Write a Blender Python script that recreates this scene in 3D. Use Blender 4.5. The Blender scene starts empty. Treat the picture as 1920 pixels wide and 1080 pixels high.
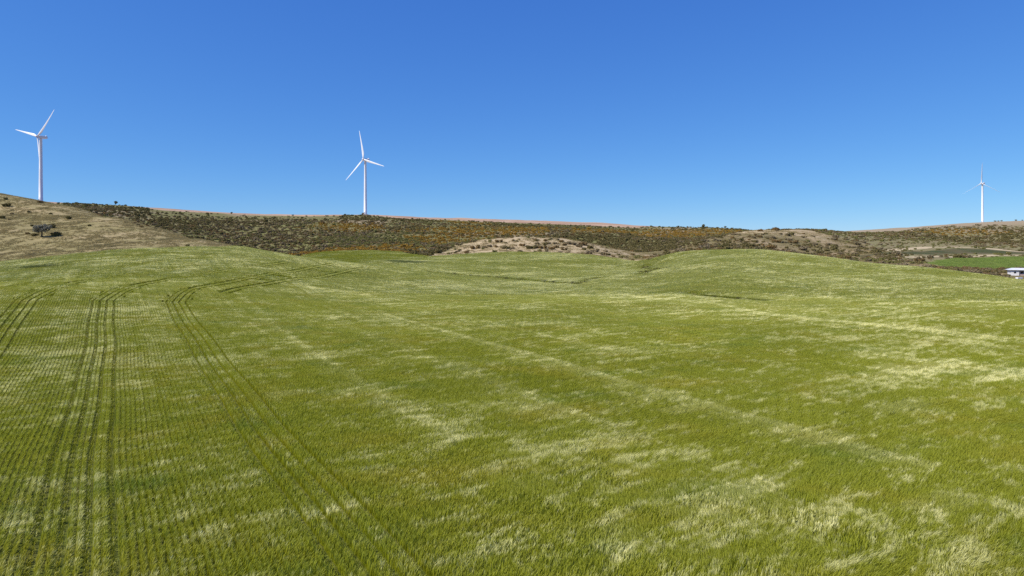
import bpy, math, random
import numpy as np
from mathutils import Vector, Matrix

random.seed(7)
rng = np.random.default_rng(7)
R = math.radians
scene = bpy.context.scene
col = scene.collection

# ------------------------------------------------------------------ camera
CAM_H = 13.0
FPX = 1280.0                       # focal length in pixels of the 1920 px wide photograph
HORIZON = 450.0                    # row of the true horizon; the camera is level, the frame is shifted down
cam_d = bpy.data.cameras.new('camera')
cam_d.sensor_width = 36.0
cam_d.lens = 24.0
cam_d.shift_y = -(540.0 - HORIZON) / 1920.0
cam_d.clip_start = 0.5
cam_d.clip_end = 9000
cam = bpy.data.objects.new('camera', cam_d)
cam.location = (0, 0, CAM_H)
cam.rotation_euler = (R(90), 0, 0)
col.objects.link(cam)
scene.camera = cam

# ------------------------------------------------------------------ sky, sun, exposure
SUN_AZ = R(-112)                   # measured from the view direction (+Y), negative to the left
SUN_EL = R(46)
world = bpy.data.worlds.new('World')
scene.world = world
world.use_nodes = True
wn = world.node_tree.nodes
bg = wn['Background']
sky = wn.new('ShaderNodeTexSky')
sky.sky_type = 'NISHITA'
sky.sun_disc = False
sky.sun_elevation = SUN_EL
sky.sun_rotation = SUN_AZ
sky.altitude = 3000
sky.air_density = 1.0
sky.dust_density = 0.0
sky.ozone_density = 10.0
# the deep, slightly compressed blue of a phone-like camera: one response curve per channel for the whole sky
sep = wn.new('ShaderNodeSeparateColor'); com = wn.new('ShaderNodeCombineColor')
world.node_tree.links.new(sky.outputs[0], sep.inputs[0])
for i_, (k_, g_) in enumerate(((0.82, 0.95), (0.90, 0.77), (1.0, 0.42))):
    p_ = wn.new('ShaderNodeMath'); p_.operation = 'POWER'; p_.inputs[1].default_value = g_
    m_ = wn.new('ShaderNodeMath'); m_.operation = 'MULTIPLY'; m_.inputs[1].default_value = 10 * k_ * 0.1 ** g_
    world.node_tree.links.new(sep.outputs[i_], p_.inputs[0])
    world.node_tree.links.new(p_.outputs[0], m_.inputs[0])
    world.node_tree.links.new(m_.outputs[0], com.inputs[i_])
world.node_tree.links.new(com.outputs[0], bg.inputs[0])
bg.inputs[1].default_value = 0.084
sun_d = bpy.data.lights.new('sun', 'SUN')
sun_d.energy = 5.0
sun_d.angle = R(0.53)
sun_d.color = (1.0, 0.945, 0.84)
sun = bpy.data.objects.new('sun', sun_d)
sdir = Vector((math.sin(SUN_AZ) * math.cos(SUN_EL), math.cos(SUN_AZ) * math.cos(SUN_EL), math.sin(SUN_EL)))
sun.rotation_euler = sdir.to_track_quat('Z', 'Y').to_euler()
sun.location = (-60, -20, 80)
col.objects.link(sun)
scene.view_settings.view_transform = 'Standard'
scene.view_settings.look = 'None'
scene.view_settings.exposure = 0.25
scene.view_settings.gamma = 1.0
scene.cycles.use_denoising = False
scene.cycles.max_bounces = 6
scene.cycles.transparent_max_bounces = 4
scene.cycles.sample_clamp_indirect = 4.0

# ------------------------------------------------------------------ small helpers
def tag(o, label=None, cat=None, group=None, kind=None):
    if label: o['label'] = label
    if cat: o['category'] = cat
    if group: o['group'] = group
    if kind: o['kind'] = kind
    return o

def survey(px, Y):
    """world x of a bearing read off the photograph, at forward distance Y"""
    return (px - 960.0) / FPX * Y

def sight(px, py):
    return (px - 960.0) / FPX, (HORIZON - py) / FPX

def mesh_from(name, verts, faces, mats=(), attr=None, smooth=False):
    me = bpy.data.meshes.new(name)
    me.from_pydata([tuple(v) for v in verts], [], faces)
    for m in mats: me.materials.append(m)
    if attr:
        for k, v in attr.items():
            a = me.attributes.new(k, 'FLOAT', 'POINT')
            a.data.foreach_set('value', np.asarray(v, dtype=np.float32))
    if smooth:
        me.polygons.foreach_set('use_smooth', [True] * len(me.polygons))
    me.update()
    return me

def fast_mesh(name, verts, loops, starts, totals, mats=(), attr=None, smooth=False):
    """mesh straight from numpy arrays"""
    me = bpy.data.meshes.new(name)
    me.vertices.add(len(verts))
    me.vertices.foreach_set('co', np.asarray(verts, dtype=np.float32).ravel())
    me.loops.add(len(loops))
    me.loops.foreach_set('vertex_index', np.asarray(loops, dtype=np.int32))
    me.polygons.add(len(starts))
    me.polygons.foreach_set('loop_start', np.asarray(starts, dtype=np.int32))
    me.polygons.foreach_set('use_smooth', np.full(len(starts), smooth, dtype=bool))
    for m in mats: me.materials.append(m)
    if attr:
        for k, v in attr.items():
            a = me.attributes.new(k, 'FLOAT', 'POINT')
            a.data.foreach_set('value', np.asarray(v, dtype=np.float32))
    me.update(calc_edges=True)
    me.validate()
    return me

def link(name, me, parent=None):
    o = bpy.data.objects.new(name, me)
    col.objects.link(o)
    if parent: o.parent = parent
    return o

def smooth01(x, a, b):
    t = np.clip((x - a) / (b - a), 0, 1)
    return t * t * (3 - 2 * t)

def vnoise(x, y, scale, seed=0):
    """value noise in -1..1"""
    x = np.asarray(x, float) / scale + seed * 17.31
    y = np.asarray(y, float) / scale - seed * 9.77
    xi = np.floor(x).astype(np.int64); yi = np.floor(y).astype(np.int64)
    fx = x - xi; fy = y - yi
    fx = fx * fx * fx * (fx * (fx * 6 - 15) + 10); fy = fy * fy * fy * (fy * (fy * 6 - 15) + 10)
    def h(i, j):
        n = (i * 374761393 + j * 668265263 + seed * 362437) & 0x7fffffff
        n = ((n ^ (n >> 13)) * 1274126177) & 0x7fffffff
        n = n ^ (n >> 16)
        return (n & 0xffff) / 32767.5 - 1.0
    a = h(xi, yi); b = h(xi + 1, yi); c = h(xi, yi + 1); d = h(xi + 1, yi + 1)
    return (a * (1 - fx) + b * fx) * (1 - fy) + (c * (1 - fx) + d * fx) * fy

def fbm(x, y, scale, octaves=3, seed=0):
    s = 0; a = 1; t = 0
    for k in range(octaves):
        s = s + a * vnoise(x, y, scale / 2 ** k, seed + k); t += a; a *= 0.5
    return s / t

# ------------------------------------------------------------------ the lie of the land
# (bearing px, [(forward distance, row seen in the photograph)...]) : rows become heights
PROFILES = {
    -500: [(190, 497), (250, 425), (330, 370), (420, 335)],
    0:    [(120, 541), (190, 494), (215, 470), (250, 430), (300, 395), (360, 363)],
    80:   [(120, 541), (192, 484), (235, 446), (260, 425), (300, 397), (345, 377)],
    150:  [(122, 544), (195, 476.5), (240, 440), (285, 410), (325, 392), (700, 391), (850, 382)],
    230:  [(124, 548), (199, 469.5), (245, 440), (296, 411), (690, 398), (830, 387)],
    300:  [(126, 551), (160, 508), (205, 466), (235, 450), (265, 430), (560, 428), (680, 410), (820, 394.5), (1000, 391)],
    380:  [(128, 553), (162, 510), (210, 465), (240, 450.5), (540, 452), (680, 418), (835, 400), (1000, 396.5)],
    450:  [(130, 556), (165, 512), (217, 466), (500, 468), (600, 440), (720, 415), (850, 404.5), (1000, 401)],
    530:  [(134, 560), (170, 518), (226, 478), (480, 478), (580, 445), (720, 415), (855, 406), (1000, 402.5)],
    600:  [(140, 562), (180, 525), (236, 488), (400, 484), (450, 473), (540, 455), (650, 430), (760, 412), (860, 407), (1000, 403.5)],
    685:  [(145, 562), (200, 523), (255, 497), (330, 492), (400, 482), (455, 470), (540, 455), (650, 431), (770, 413), (865, 405), (1002, 402.5)],
    750:  [(148, 562), (205, 524), (270, 500), (330, 492), (400, 481), (447, 472), (540, 455), (660, 430), (870, 409.5), (1000, 405.5)],
    820:  [(150, 562), (207, 526), (250, 512), (300, 499), (370, 487), (400, 481), (450, 470), (620, 440), (875, 412.5), (1020, 408)],
    900:  [(110, 602), (155, 561), (210, 535), (255, 519), (310, 500), (370, 485), (420, 475.5), (455, 460), (485, 449), (620, 444), (700, 430), (880, 416.5), (1050, 410)],
    975:  [(110, 602), (155, 561), (212, 534), (235, 525), (300, 503), (360, 486), (415, 474), (450, 458), (482, 444), (640, 440), (720, 428), (890, 419.5), (1060, 413)],
    1050: [(110, 602), (155, 561), (215, 532), (275, 510), (350, 489), (410, 475), (450, 460), (480, 447), (640, 442), (720, 430), (900, 422), (1080, 415.5)],
    1120: [(110, 602), (155, 560), (215, 531), (270, 512), (340, 494), (390, 481), (440, 469), (470, 460), (640, 446), (740, 432), (910, 424.5), (1090, 418)],
    1200: [(100, 616), (155, 560), (215, 530), (300, 503), (350, 490), (400, 485), (520, 470), (620, 455), (750, 440), (920, 427.5), (1100, 423)],
    1270: [(100, 616), (150, 562), (205, 528), (270, 496), (330, 475), (500, 470), (600, 455), (740, 441), (910, 429), (1090, 426.5)],
    1350: [(100, 616), (140, 569), (155, 557), (200, 520), (255, 491.5), (322, 470.5), (500, 464), (560, 452), (610, 444), (900, 429.5), (1090, 429)],
    1420: [(100, 614), (145, 564), (200, 521), (255, 493), (320, 469.5), (500, 468), (560, 450), (640, 430.5)],
    1500: [(108, 602), (150, 560), (205, 520), (260, 495), (310, 477.5), (500, 475), (570, 453), (630, 438), (680, 431.5)],
    1580: [(108, 602), (150, 560), (200, 525), (250, 503), (298, 488), (450, 485), (570, 458), (640, 443), (710, 435)],
    1650: [(108, 601), (150, 560), (195, 530), (240, 510), (283, 497.5), (420, 490), (500, 475), (580, 460), (680, 445), (780, 437)],
    1730: [(106, 600), (148, 560), (193, 530), (235, 513), (268, 503), (410, 494), (470, 482), (540, 470), (640, 452), (740, 438), (880, 428.5)],
    1800: [(105, 600), (145, 560), (190, 530), (225, 519), (256, 511), (390, 502), (460, 484), (520, 473), (590, 463), (720, 445), (860, 425), (950, 419.5)],
    1860: [(105, 600), (145, 560), (188, 535), (215, 526), (245, 518.5), (335, 514), (395, 502), (465, 483), (530, 471), (730, 440), (860, 423), (975, 415.5)],
    1920: [(105, 600), (145, 560), (188, 540), (235, 527), (335, 515), (400, 501), (470, 481), (540, 469.5), (740, 438), (860, 422), (990, 414)],
    2350: [(105, 600), (150, 558), (225, 525), (330, 515), (400, 500), (470, 480), (540, 468), (740, 436), (990, 412)],
}
# ground that the photograph hides behind the crests: (bearing, distance, height)
HIDDEN = [
    (-500, 520, 46), (-500, 900, 60), (0, 430, 36), (0, 600, 38), (0, 850, 59), (76, 430, 33), (76, 600, 38), (76, 851, 60), (76, 1000, 61),
    (150, 380, 24), (150, 450, 22), (150, 560, 28), (230, 350, 19), (230, 440, 15), (230, 560, 22), (300, 330, 11), (300, 410, 8), (300, 480, 13),
    (380, 290, 10), (380, 360, 5), (380, 450, 7), (450, 260, 6.5), (450, 330, 2), (450, 420, 3), (530, 270, 4), (530, 340, .5), (530, 410, 1.5),
    (600, 280, 1), (600, 340, -1.5), (685, 300, -.5), (750, 300, .3), (820, 560, 10), (900, 540, 8), (975, 545, 9), (1050, 540, 9), (1120, 540, 6), (1200, 450, 2.5),
    (1270, 380, 5), (1270, 440, 3.5), (1350, 370, 6), (1350, 430, 4.5), (1350, 690, 16), (1350, 780, 19), (1420, 370, 5.5), (1420, 430, 4), (1420, 720, 22), (1420, 850, 22),
    (1500, 360, 3), (1500, 430, 1.5), (1500, 760, 21), (1500, 950, 20), (1580, 345, .5), (1580, 400, 0), (1580, 800, 20), (1650, 325, -1), (1650, 370, -1),
    (1650, 900, 19), (1730, 310, -2.5), (1730, 360, -2.5), (1730, 1000, 29), (1800, 295, -3), (1800, 345, -3.5), (1800, 1100, 36), (1842, 1440, 50), (1920, 1150, 41),
    (1860, 285, -4), (1920, 280, -4.5), (2350, 280, -5), (2350, 1200, 42),
]
for px_ in (-500, 0, 300, 600, 900, 1200, 1500, 1800, 2350):
    for Y_ in (12, 30, 60):
        HIDDEN.append((px_, Y_, 0.0))
    if px_ > 700: HIDDEN.append((px_, 85, 0.05))
    HIDDEN.append((px_, 1700, {-500: 62, 0: 61, 300: 58, 600: 48, 900: 43, 1200: 34, 1500: 24, 1800: 44, 2350: 44}[px_]))
    HIDDEN.append((px_, 3200, 30))

def build_tps():
    P = []
    for px, lst in PROFILES.items():
        for (Y, py) in lst:
            _, dz = sight(960, py)
            P.append((survey(px, Y), Y, CAM_H + Y * dz))
    for px, Y, z in HIDDEN:
        P.append((survey(px, Y), Y, z))
    P = np.array(P)
    S = np.stack([np.arctan2(P[:, 0], P[:, 1]), 0.8 * np.log(np.hypot(P[:, 0], P[:, 1]))], 1)
    n = len(P)
    d2 = ((S[:, None] - S[None]) ** 2).sum(-1)
    K = np.where(d2 > 0, 0.5 * d2 * np.log(d2 + 1e-12), 0) + np.eye(n) * 2e-5
    A = np.zeros((n + 3, n + 3))
    A[:n, :n] = K; A[:n, n] = 1; A[:n, n + 1:] = S; A[n, :n] = 1; A[n + 1:, :n] = S.T
    w = np.linalg.solve(A, np.concatenate([P[:, 2], np.zeros(3)]))
    return S, w
TS, TW = build_tps()

def base_height(x, y):
    x = np.asarray(x, float); y = np.asarray(y, float)
    sh = x.shape
    x = x.ravel(); y = y.ravel()
    az = np.arctan2(x, y)
    r = np.hypot(x, y)
    s0 = np.clip(az, -0.95, 0.95); s1 = 0.8 * np.log(np.clip(r, 14, 3600))
    out = np.empty_like(x)
    n = len(TS)
    for i in range(0, len(x), 40000):
        a = s0[i:i + 40000]; b = s1[i:i + 40000]
        d2 = ((a[:, None] - TS[None, :, 0]) ** 2 + (b[:, None] - TS[None, :, 1]) ** 2)
        out[i:i + 40000] = (0.5 * d2 * np.log(d2 + 1e-12)) @ TW[:n] + TW[n] + a * TW[n + 1] + b * TW[n + 2]
    out *= 1 - smooth01(np.abs(az), 1.1, 2.3)
    return out.reshape(sh)

def cheap_detail(x, y):
    r = np.hypot(x, y)
    far = smooth01(r, 380, 620)
    z = 0.10 * fbm(x, y, 22, 2, 3) * smooth01(r, 20, 60) + 0.25 * fbm(x, y, 60, 2, 5) * smooth01(r, 60, 160)
    z = z + far * (1.5 * fbm(x, y, 95, 3, 8) + 0.5 * fbm(x, y, 26, 2, 9))
    return z

def hit(px, py, y0=16.0, y1=1500.0):
    """walk along a sight line until it meets the land"""
    ax, dz = sight(px, py)
    Y = np.exp(np.linspace(math.log(y0), math.log(y1), 700))
    gap = CAM_H + dz * Y - base_height(ax * Y, Y)
    k = np.argmax(gap < 0)
    if gap[k] >= 0: k = int(np.argmin(gap))
    elif k > 0:
        t = gap[k - 1] / (gap[k - 1] - gap[k])
        Yh = Y[k - 1] + t * (Y[k] - Y[k - 1])
        return (ax * Yh, Yh)
    return (ax * Y[k], Y[k])

def path(points, step=2.0):
    """pixel polyline -> evenly spaced, gently rounded world polyline"""
    P = np.array([hit(*p) for p in points])
    return resample(P, step)

def resample(P, step):
    for _ in range(3):
        Q = [P[0]]
        for a, b in zip(P[:-1], P[1:]):
            Q.append(a * .75 + b * .25); Q.append(a * .25 + b * .75)
        Q.append(P[-1]); P = np.array(Q)
    d = np.concatenate([[0], np.cumsum(np.hypot(*np.diff(P, axis=0).T))])
    t = np.arange(0, d[-1], step)
    return np.stack([np.interp(t, d, P[:, 0]), np.interp(t, d, P[:, 1])], 1)

def dist_to(P, x, y):
    """distance from points to a polyline"""
    x = np.asarray(x); y = np.asarray(y)
    best = np.full(x.shape, 1e9)
    for (ax, ay), (bx, by) in zip(P[:-1], P[1:]):
        dx, dy = bx - ax, by - ay
        L = dx * dx + dy * dy + 1e-9
        t = np.clip(((x - ax) * dx + (y - ay) * dy) / L, 0, 1)
        best = np.minimum(best, np.hypot(x - ax - t * dx, y - ay - t * dy))
    return best

DITCHES = [path(p, 5.0) for p in (
    [(805, 511), (850, 515), (900, 519), (955, 524), (1000, 527), (1035, 532), (1080, 535)],
    [(1080, 535), (1100, 526), (1140, 520)],
    [(1203, 515), (1222, 507), (1256, 503)],
    [(1208, 498), (1222, 507)],
    [(1291, 551), (1319, 558), (1349, 559), (1392, 564), (1432, 566)],
)]

def near_box(P, x, y, m):
    return (x > P[:, 0].min() - m) & (x < P[:, 0].max() + m) & (y > P[:, 1].min() - m) & (y < P[:, 1].max() + m)

def ditch_depth(x, y):
    z = np.zeros_like(x)
    for P in DITCHES:
        m = near_box(P, x, y, 4)
        if m.any():
            d = dist_to(P, x[m], y[m]) + 0.5 * vnoise(x[m], y[m], 3.0, 4)
            z[m] = np.minimum(z[m], -1.3 * (1 - smooth01(d, 0.5, 2.1)))
    return z

def height(x, y):
    x = np.asarray(x, float); y = np.asarray(y, float)
    return base_height(x, y) + cheap_detail(x, y) + ditch_depth(x, y)

# ------------------------------------------------------------------ land cover outlines (bearing, distance) -> metres
def outline(lst):
    return np.array([(survey(p, Y), Y) for p, Y in lst])

FIELD = np.concatenate([np.array([(-420., -60.), (-330., 150.)]), outline([
    (-400, 186), (0, 190), (75, 191), (150, 195), (240, 199), (300, 204), (380, 209), (420, 214), (452, 222), (540, 275), (585, 320), (560, 405),
    (562, 428), (600, 445), (640, 455), (690, 456), (750, 447), (785, 412), (800, 392), (830, 402), (862, 412), (900, 420), (975, 416), (1025, 412), (1100, 399),
    (1150, 380), (1190, 352), (1206, 330), (1212, 312), (1217, 330), (1240, 340), (1264, 333), (1300, 328), (1349, 326), (1413, 324), (1455, 319), (1519, 308),
    (1600, 295), (1626, 288), (1733, 269), (1839, 248), (1920, 236), (2400, 224)]), np.array([(420., 150.), (420., -60.)])])
PASTURE = outline([(1733, 416), (1786, 456), (1839, 470), (1920, 474), (2300, 478), (2300, 372), (1920, 382), (1850, 388), (1775, 396)])
OLIVE = outline([(1585, 452), (1656, 505), (1712, 540), (1797, 570), (1870, 560), (1960, 520), (2200, 520), (2200, 498), (1960, 500), (1840, 505), (1712, 498)])
CREST = [(-600, 455), (0, 480), (76, 700), (150, 852), (230, 832), (300, 825), (380, 838), (450, 853), (530, 858), (600, 863), (685, 895), (750, 873), (820, 878), (900, 884), (975, 893),
         (1050, 903), (1120, 913), (1200, 926), (1270, 960), (1350, 1000), (1424, 1050), (1500, 1400), (2400, 2200)]

def sdf(P, x, y):
    """signed distance, positive inside the outline"""
    x = np.asarray(x, float); y = np.asarray(y, float)
    inside = np.zeros(x.shape, bool)
    n = len(P)
    for i in range(n):
        x0, y0 = P[i]; x1, y1 = P[(i + 1) % n]
        if y0 == y1: continue
        c = ((y0 > y) != (y1 > y)) & (x < (x1 - x0) * (y - y0) / (y1 - y0) + x0)
        inside ^= c
    d = dist_to(np.concatenate([P, P[:1]]), x, y)
    return np.where(inside, d, -d)

def bearing(x, y):
    return 960.0 + FPX * x / np.maximum(y, 1e-3)

CP = np.array([c[0] for c in CREST]); CY = np.array([c[1] for c in CREST])
def cover(x, y):
    """land-cover weights at points"""
    px = bearing(x, y)
    front = y > 5
    wob = 2.0 * vnoise(x, y, 9, 21) + 1.0 * vnoise(x, y, 3, 22)
    c = {}
    c['crop'] = smooth01(sdf(FIELD, x, y) + 0.5 * wob, -1.0, 1.0)
    c['pasture'] = smooth01(sdf(PASTURE, x, y) + wob, -3, 3)
    c['olive'] = smooth01(sdf(OLIVE, x, y) + wob, -3, 3)
    crest = np.interp(px, CP, CY)
    c['plateau'] = np.where(front, smooth01(y - crest + 4 * wob, 0, 25), 0)
    left = np.where(front, np.interp(px, [-700, 0, 150, 300, 420, 470], [470, 420, 352, 290, 246, 205]), 0)
    c['lefthill'] = np.where(front & (px < 470), smooth01(left - y + wob, -6, 6), 0) * (1 - c['crop'])
    kn = np.interp(px, [790, 830, 900, 975, 1050, 1120, 1200, 1262], [392, 436, 488, 500, 500, 496, 468, 430], left=0, right=0)
    c['knoll'] = np.where(front, smooth01(kn - y + 5 * wob + 9 * fbm(x, y, 30, 2, 44), -14, 10), 0) * (1 - c['crop']) * (px < 1262)
    rh = np.interp(px, [1180, 1260, 1330, 1400, 1500, 1640, 1700, 1800, 2400], [470, 520, 590, 660, 690, 560, 440, 400, 380], left=0)
    c['righthill'] = np.where(front, smooth01(rh - y + 2 * wob, -10, 10), 0) * (1 - c['crop']) * (1 - c['pasture']) * (1 - c['olive']) * (px > 1180)
    rest = (1 - c['crop']) * (1 - c['plateau']) * (1 - c['lefthill']) * (1 - c['knoll']) * (1 - c['righthill']) * (1 - c['pasture']) * (1 - c['olive'])
    c['scrub'] = np.where(front, rest, 0)
    return c

# ------------------------------------------------------------------ material helpers
def new_mat(name):
    m = bpy.data.materials.new(name); m.use_nodes = True
    nt = m.node_tree
    for n in list(nt.nodes): nt.nodes.remove(n)
    out = nt.nodes.new('ShaderNodeOutputMaterial')
    return m, nt, out

class NT:
    """thin wrapper that makes node graphs short to write"""
    def __init__(s, nt): s.nt = nt; s.l = nt.links
    def n(s, t, **k):
        n = s.nt.nodes.new('ShaderNode' + t)
        for a, b in k.items(): setattr(n, a, b)
        return n
    def put(s, sock, v):
        if isinstance(v, bpy.types.NodeSocket): s.l.new(v, sock)
        elif isinstance(v, (tuple, list)) and sock.type == 'RGBA': sock.default_value = (*v, 1) if len(v) == 3 else v
        else: sock.default_value = v
    def math(s, op, a, b=0.0, c=0.0, clamp=False):
        n = s.n('Math', operation=op); n.use_clamp = clamp
        s.put(n.inputs[0], a); s.put(n.inputs[1], b); s.put(n.inputs[2], c)
        return n.outputs[0]
    def mix(s, f, a, b):
        n = s.n('Mix', data_type='RGBA')
        s.put(n.inputs[0], f); s.put(n.inputs[6], a); s.put(n.inputs[7], b)
        return n.outputs[2]
    def ramp(s, x, lo, hi, a=0.0, b=1.0):
        n = s.n('MapRange', interpolation_type='SMOOTHSTEP')
        s.put(n.inputs[0], x)
        for i, v in enumerate((lo, hi, a, b)): n.inputs[i + 1].default_value = v
        return n.outputs[0]
    def attr(s, name, kind='GEOMETRY'):
        n = s.n('Attribute', attribute_type=kind, attribute_name=name)
        return n.outputs['Fac']
    def pos(s): return s.n('NewGeometry').outputs['Position']
    def mapping(s, v, scale=(1, 1, 1), rot=(0, 0, 0), loc=(0, 0, 0)):
        n = s.n('Mapping'); s.put(n.inputs[0], v)
        n.inputs[1].default_value = loc; n.inputs[2].default_value = rot; n.inputs[3].default_value = scale
        return n.outputs[0]
    def noise(s, v, scale, detail=3, rough=0.55, dist=0.0):
        n = s.n('TexNoise'); s.put(n.inputs['Vector'], v)
        n.inputs['Scale'].default_value = scale; n.inputs['Detail'].default_value = detail
        n.inputs['Roughness'].default_value = rough; n.inputs['Distortion'].default_value = dist
        return n.outputs[0]

ROW_AZ = R(-30.2)                                    # heading of the drilled rows
WIND = (0.80, 0.60)                                   # the way the crop leans

def crop_pattern(g, P):
    """pale, green and ochre drifts of the standing crop, in metres on the ground: returns (pale, lush, ochre)"""
    # two families of wind drifts, stretched across the wind
    v1 = g.mapping(g.mapping(P, rot=(0, 0, R(-30))), scale=(0.13, 0.36, 0.0))
    v2 = g.mapping(g.mapping(P, rot=(0, 0, R(-42))), scale=(0.40, 1.25, 0.0))
    v3 = g.mapping(g.mapping(P, rot=(0, 0, R(-20))), scale=(1.7, 4.2, 0.0))
    n1 = g.noise(v1, 1.0, 3, 0.6, 0.8)
    n2 = g.noise(v2, 1.0, 3, 0.65, 1.0)
    n3 = g.noise(v3, 1.0, 2, 0.6, 0.6)
    big = g.noise(g.mapping(P, scale=(0.028, 0.036, 0)), 1.0, 2, 0.5)
    lane = g.noise(g.mapping(g.mapping(P, rot=(0, 0, ROW_AZ)), scale=(0.62, 0.010, 0.0)), 1.0, 3, 0.7)
    s = g.math('ADD', g.math('MULTIPLY', n1, 0.32), g.math('MULTIPLY', n2, 0.40))
    s = g.math('ADD', s, g.math('MULTIPLY', n3, 0.28))
    s = g.math('ADD', s, g.math('MULTIPLY', g.math('SUBTRACT', big, 0.5), 0.26))
    s = g.math('ADD', s, g.math('MULTIPLY', g.math('SUBTRACT', lane, 0.5), 0.15))
    pale = g.ramp(s, 0.497, 0.615)
    lush = g.ramp(g.noise(g.mapping(P, scale=(0.09, 0.13, 0), loc=(31, 7, 0)), 1.0, 3, 0.6), 0.54, 0.74)
    ochre = g.ramp(g.noise(g.mapping(P, scale=(0.11, 0.17, 0), loc=(-13, 57, 0)), 1.0, 3, 0.6), 0.47, 0.72)
    return pale, lush, ochre

def mat_crop(name, tip=(0.85, 0.81, 0.38), green=(0.245, 0.276, 0.006), lushc=(0.130, 0.205, 0.014), ochrec=(0.37, 0.305, 0.018)):
    m, nt, out = new_mat(name)
    g = NT(nt)
    P = g.pos()
    pale, lush, ochre = crop_pattern(g, P)
    t = g.attr('t')
    rnd = g.attr('rnd')
    c = g.mix(g.math('MULTIPLY', lush, 0.85), green, lushc)
    c = g.mix(g.math('MULTIPLY', ochre, 0.45), c, ochrec)
    c = g.mix(g.math('MULTIPLY', rnd, 0.35), c, (0.42, 0.41, 0.05))
    ip = g.attr('pale', 'INSTANCER'); il = g.attr('lush', 'INSTANCER')
    c = g.mix(g.math('MULTIPLY', il, 0.8), c, (0.052, 0.085, 0.024))
    # seed heads and awns: straw at the tips, thick in the pale drifts
    amt = g.math('ADD', g.math('MULTIPLY', pale, 0.70), g.math('MULTIPLY', ip, g.math('ADD', 0.32, g.math('MULTIPLY', pale, 0.9))))
    amt = g.math('MULTIPLY', g.math('ADD', 0.05, amt), g.math('SUBTRACT', 1.0, g.math('MULTIPLY', il, 0.7)))
    head = g.math('MULTIPLY', g.ramp(t, 0.30, 0.85), amt, clamp=True)
    c = g.mix(head, c, tip)
    dif = g.n('BsdfDiffuse'); g.put(dif.inputs[0], c)
    tr = g.n('BsdfTranslucent'); g.put(tr.inputs[0], c)
    gl = g.n('BsdfGlossy'); gl.inputs['Roughness'].default_value = 0.45; g.put(gl.inputs[0], (0.9, 0.95, 0.85))
    mx = g.n('MixShader'); mx.inputs[0].default_value = 0.42
    g.l.new(dif.outputs[0], mx.inputs[1]); g.l.new(tr.outputs[0], mx.inputs[2])
    mx2 = g.n('MixShader'); mx2.inputs[0].default_value = 0.008
    g.l.new(mx.outputs[0], mx2.inputs[1]); g.l.new(gl.outputs[0], mx2.inputs[2])
    g.l.new(mx2.outputs[0], out.inputs[0])
    return m

def mat_leaf(name, c1, c2, c3=None, trans=0.2):
    """foliage that varies from plant to plant and from leaf to leaf"""
    m, nt, out = new_mat(name)
    g = NT(nt)
    ob = g.n('ObjectInfo').outputs['Random']
    c = g.mix(ob, c1, c2)
    c = g.mix(g.math('MULTIPLY', g.attr('rnd'), 0.6), c, c3 or c2)
    dif = g.n('BsdfDiffuse'); g.put(dif.inputs[0], c)
    tr = g.n('BsdfTranslucent'); g.put(tr.inputs[0], c)
    mx = g.n('MixShader'); mx.inputs[0].default_value = trans
    g.l.new(dif.outputs[0], mx.inputs[1]); g.l.new(tr.outputs[0], mx.inputs[2])
    g.l.new(mx.outputs[0], out.inputs[0])
    return m

def mat_plain(name, c, rough=0.6, var=0.0, scale=3.0, metal=0.0, spec=0.4):
    m, nt, out = new_mat(name)
    g = NT(nt)
    b = g.n('BsdfPrincipled')
    if var:
        n = g.noise(g.n('TexCoord').outputs['Object'], scale, 4, 0.6)
        cc = g.mix(g.ramp(n, 0.35, 0.7), tuple(v * (1 - var) for v in c), c)
        g.put(b.inputs['Base Color'], cc)
    else:
        g.put(b.inputs['Base Color'], c)
    b.inputs['Roughness'].default_value = rough
    b.inputs['Metallic'].default_value = metal
    b.inputs['Specular IOR Level'].default_value = spec
    g.l.new(b.outputs[0], out.inputs[0])
    return m

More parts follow.
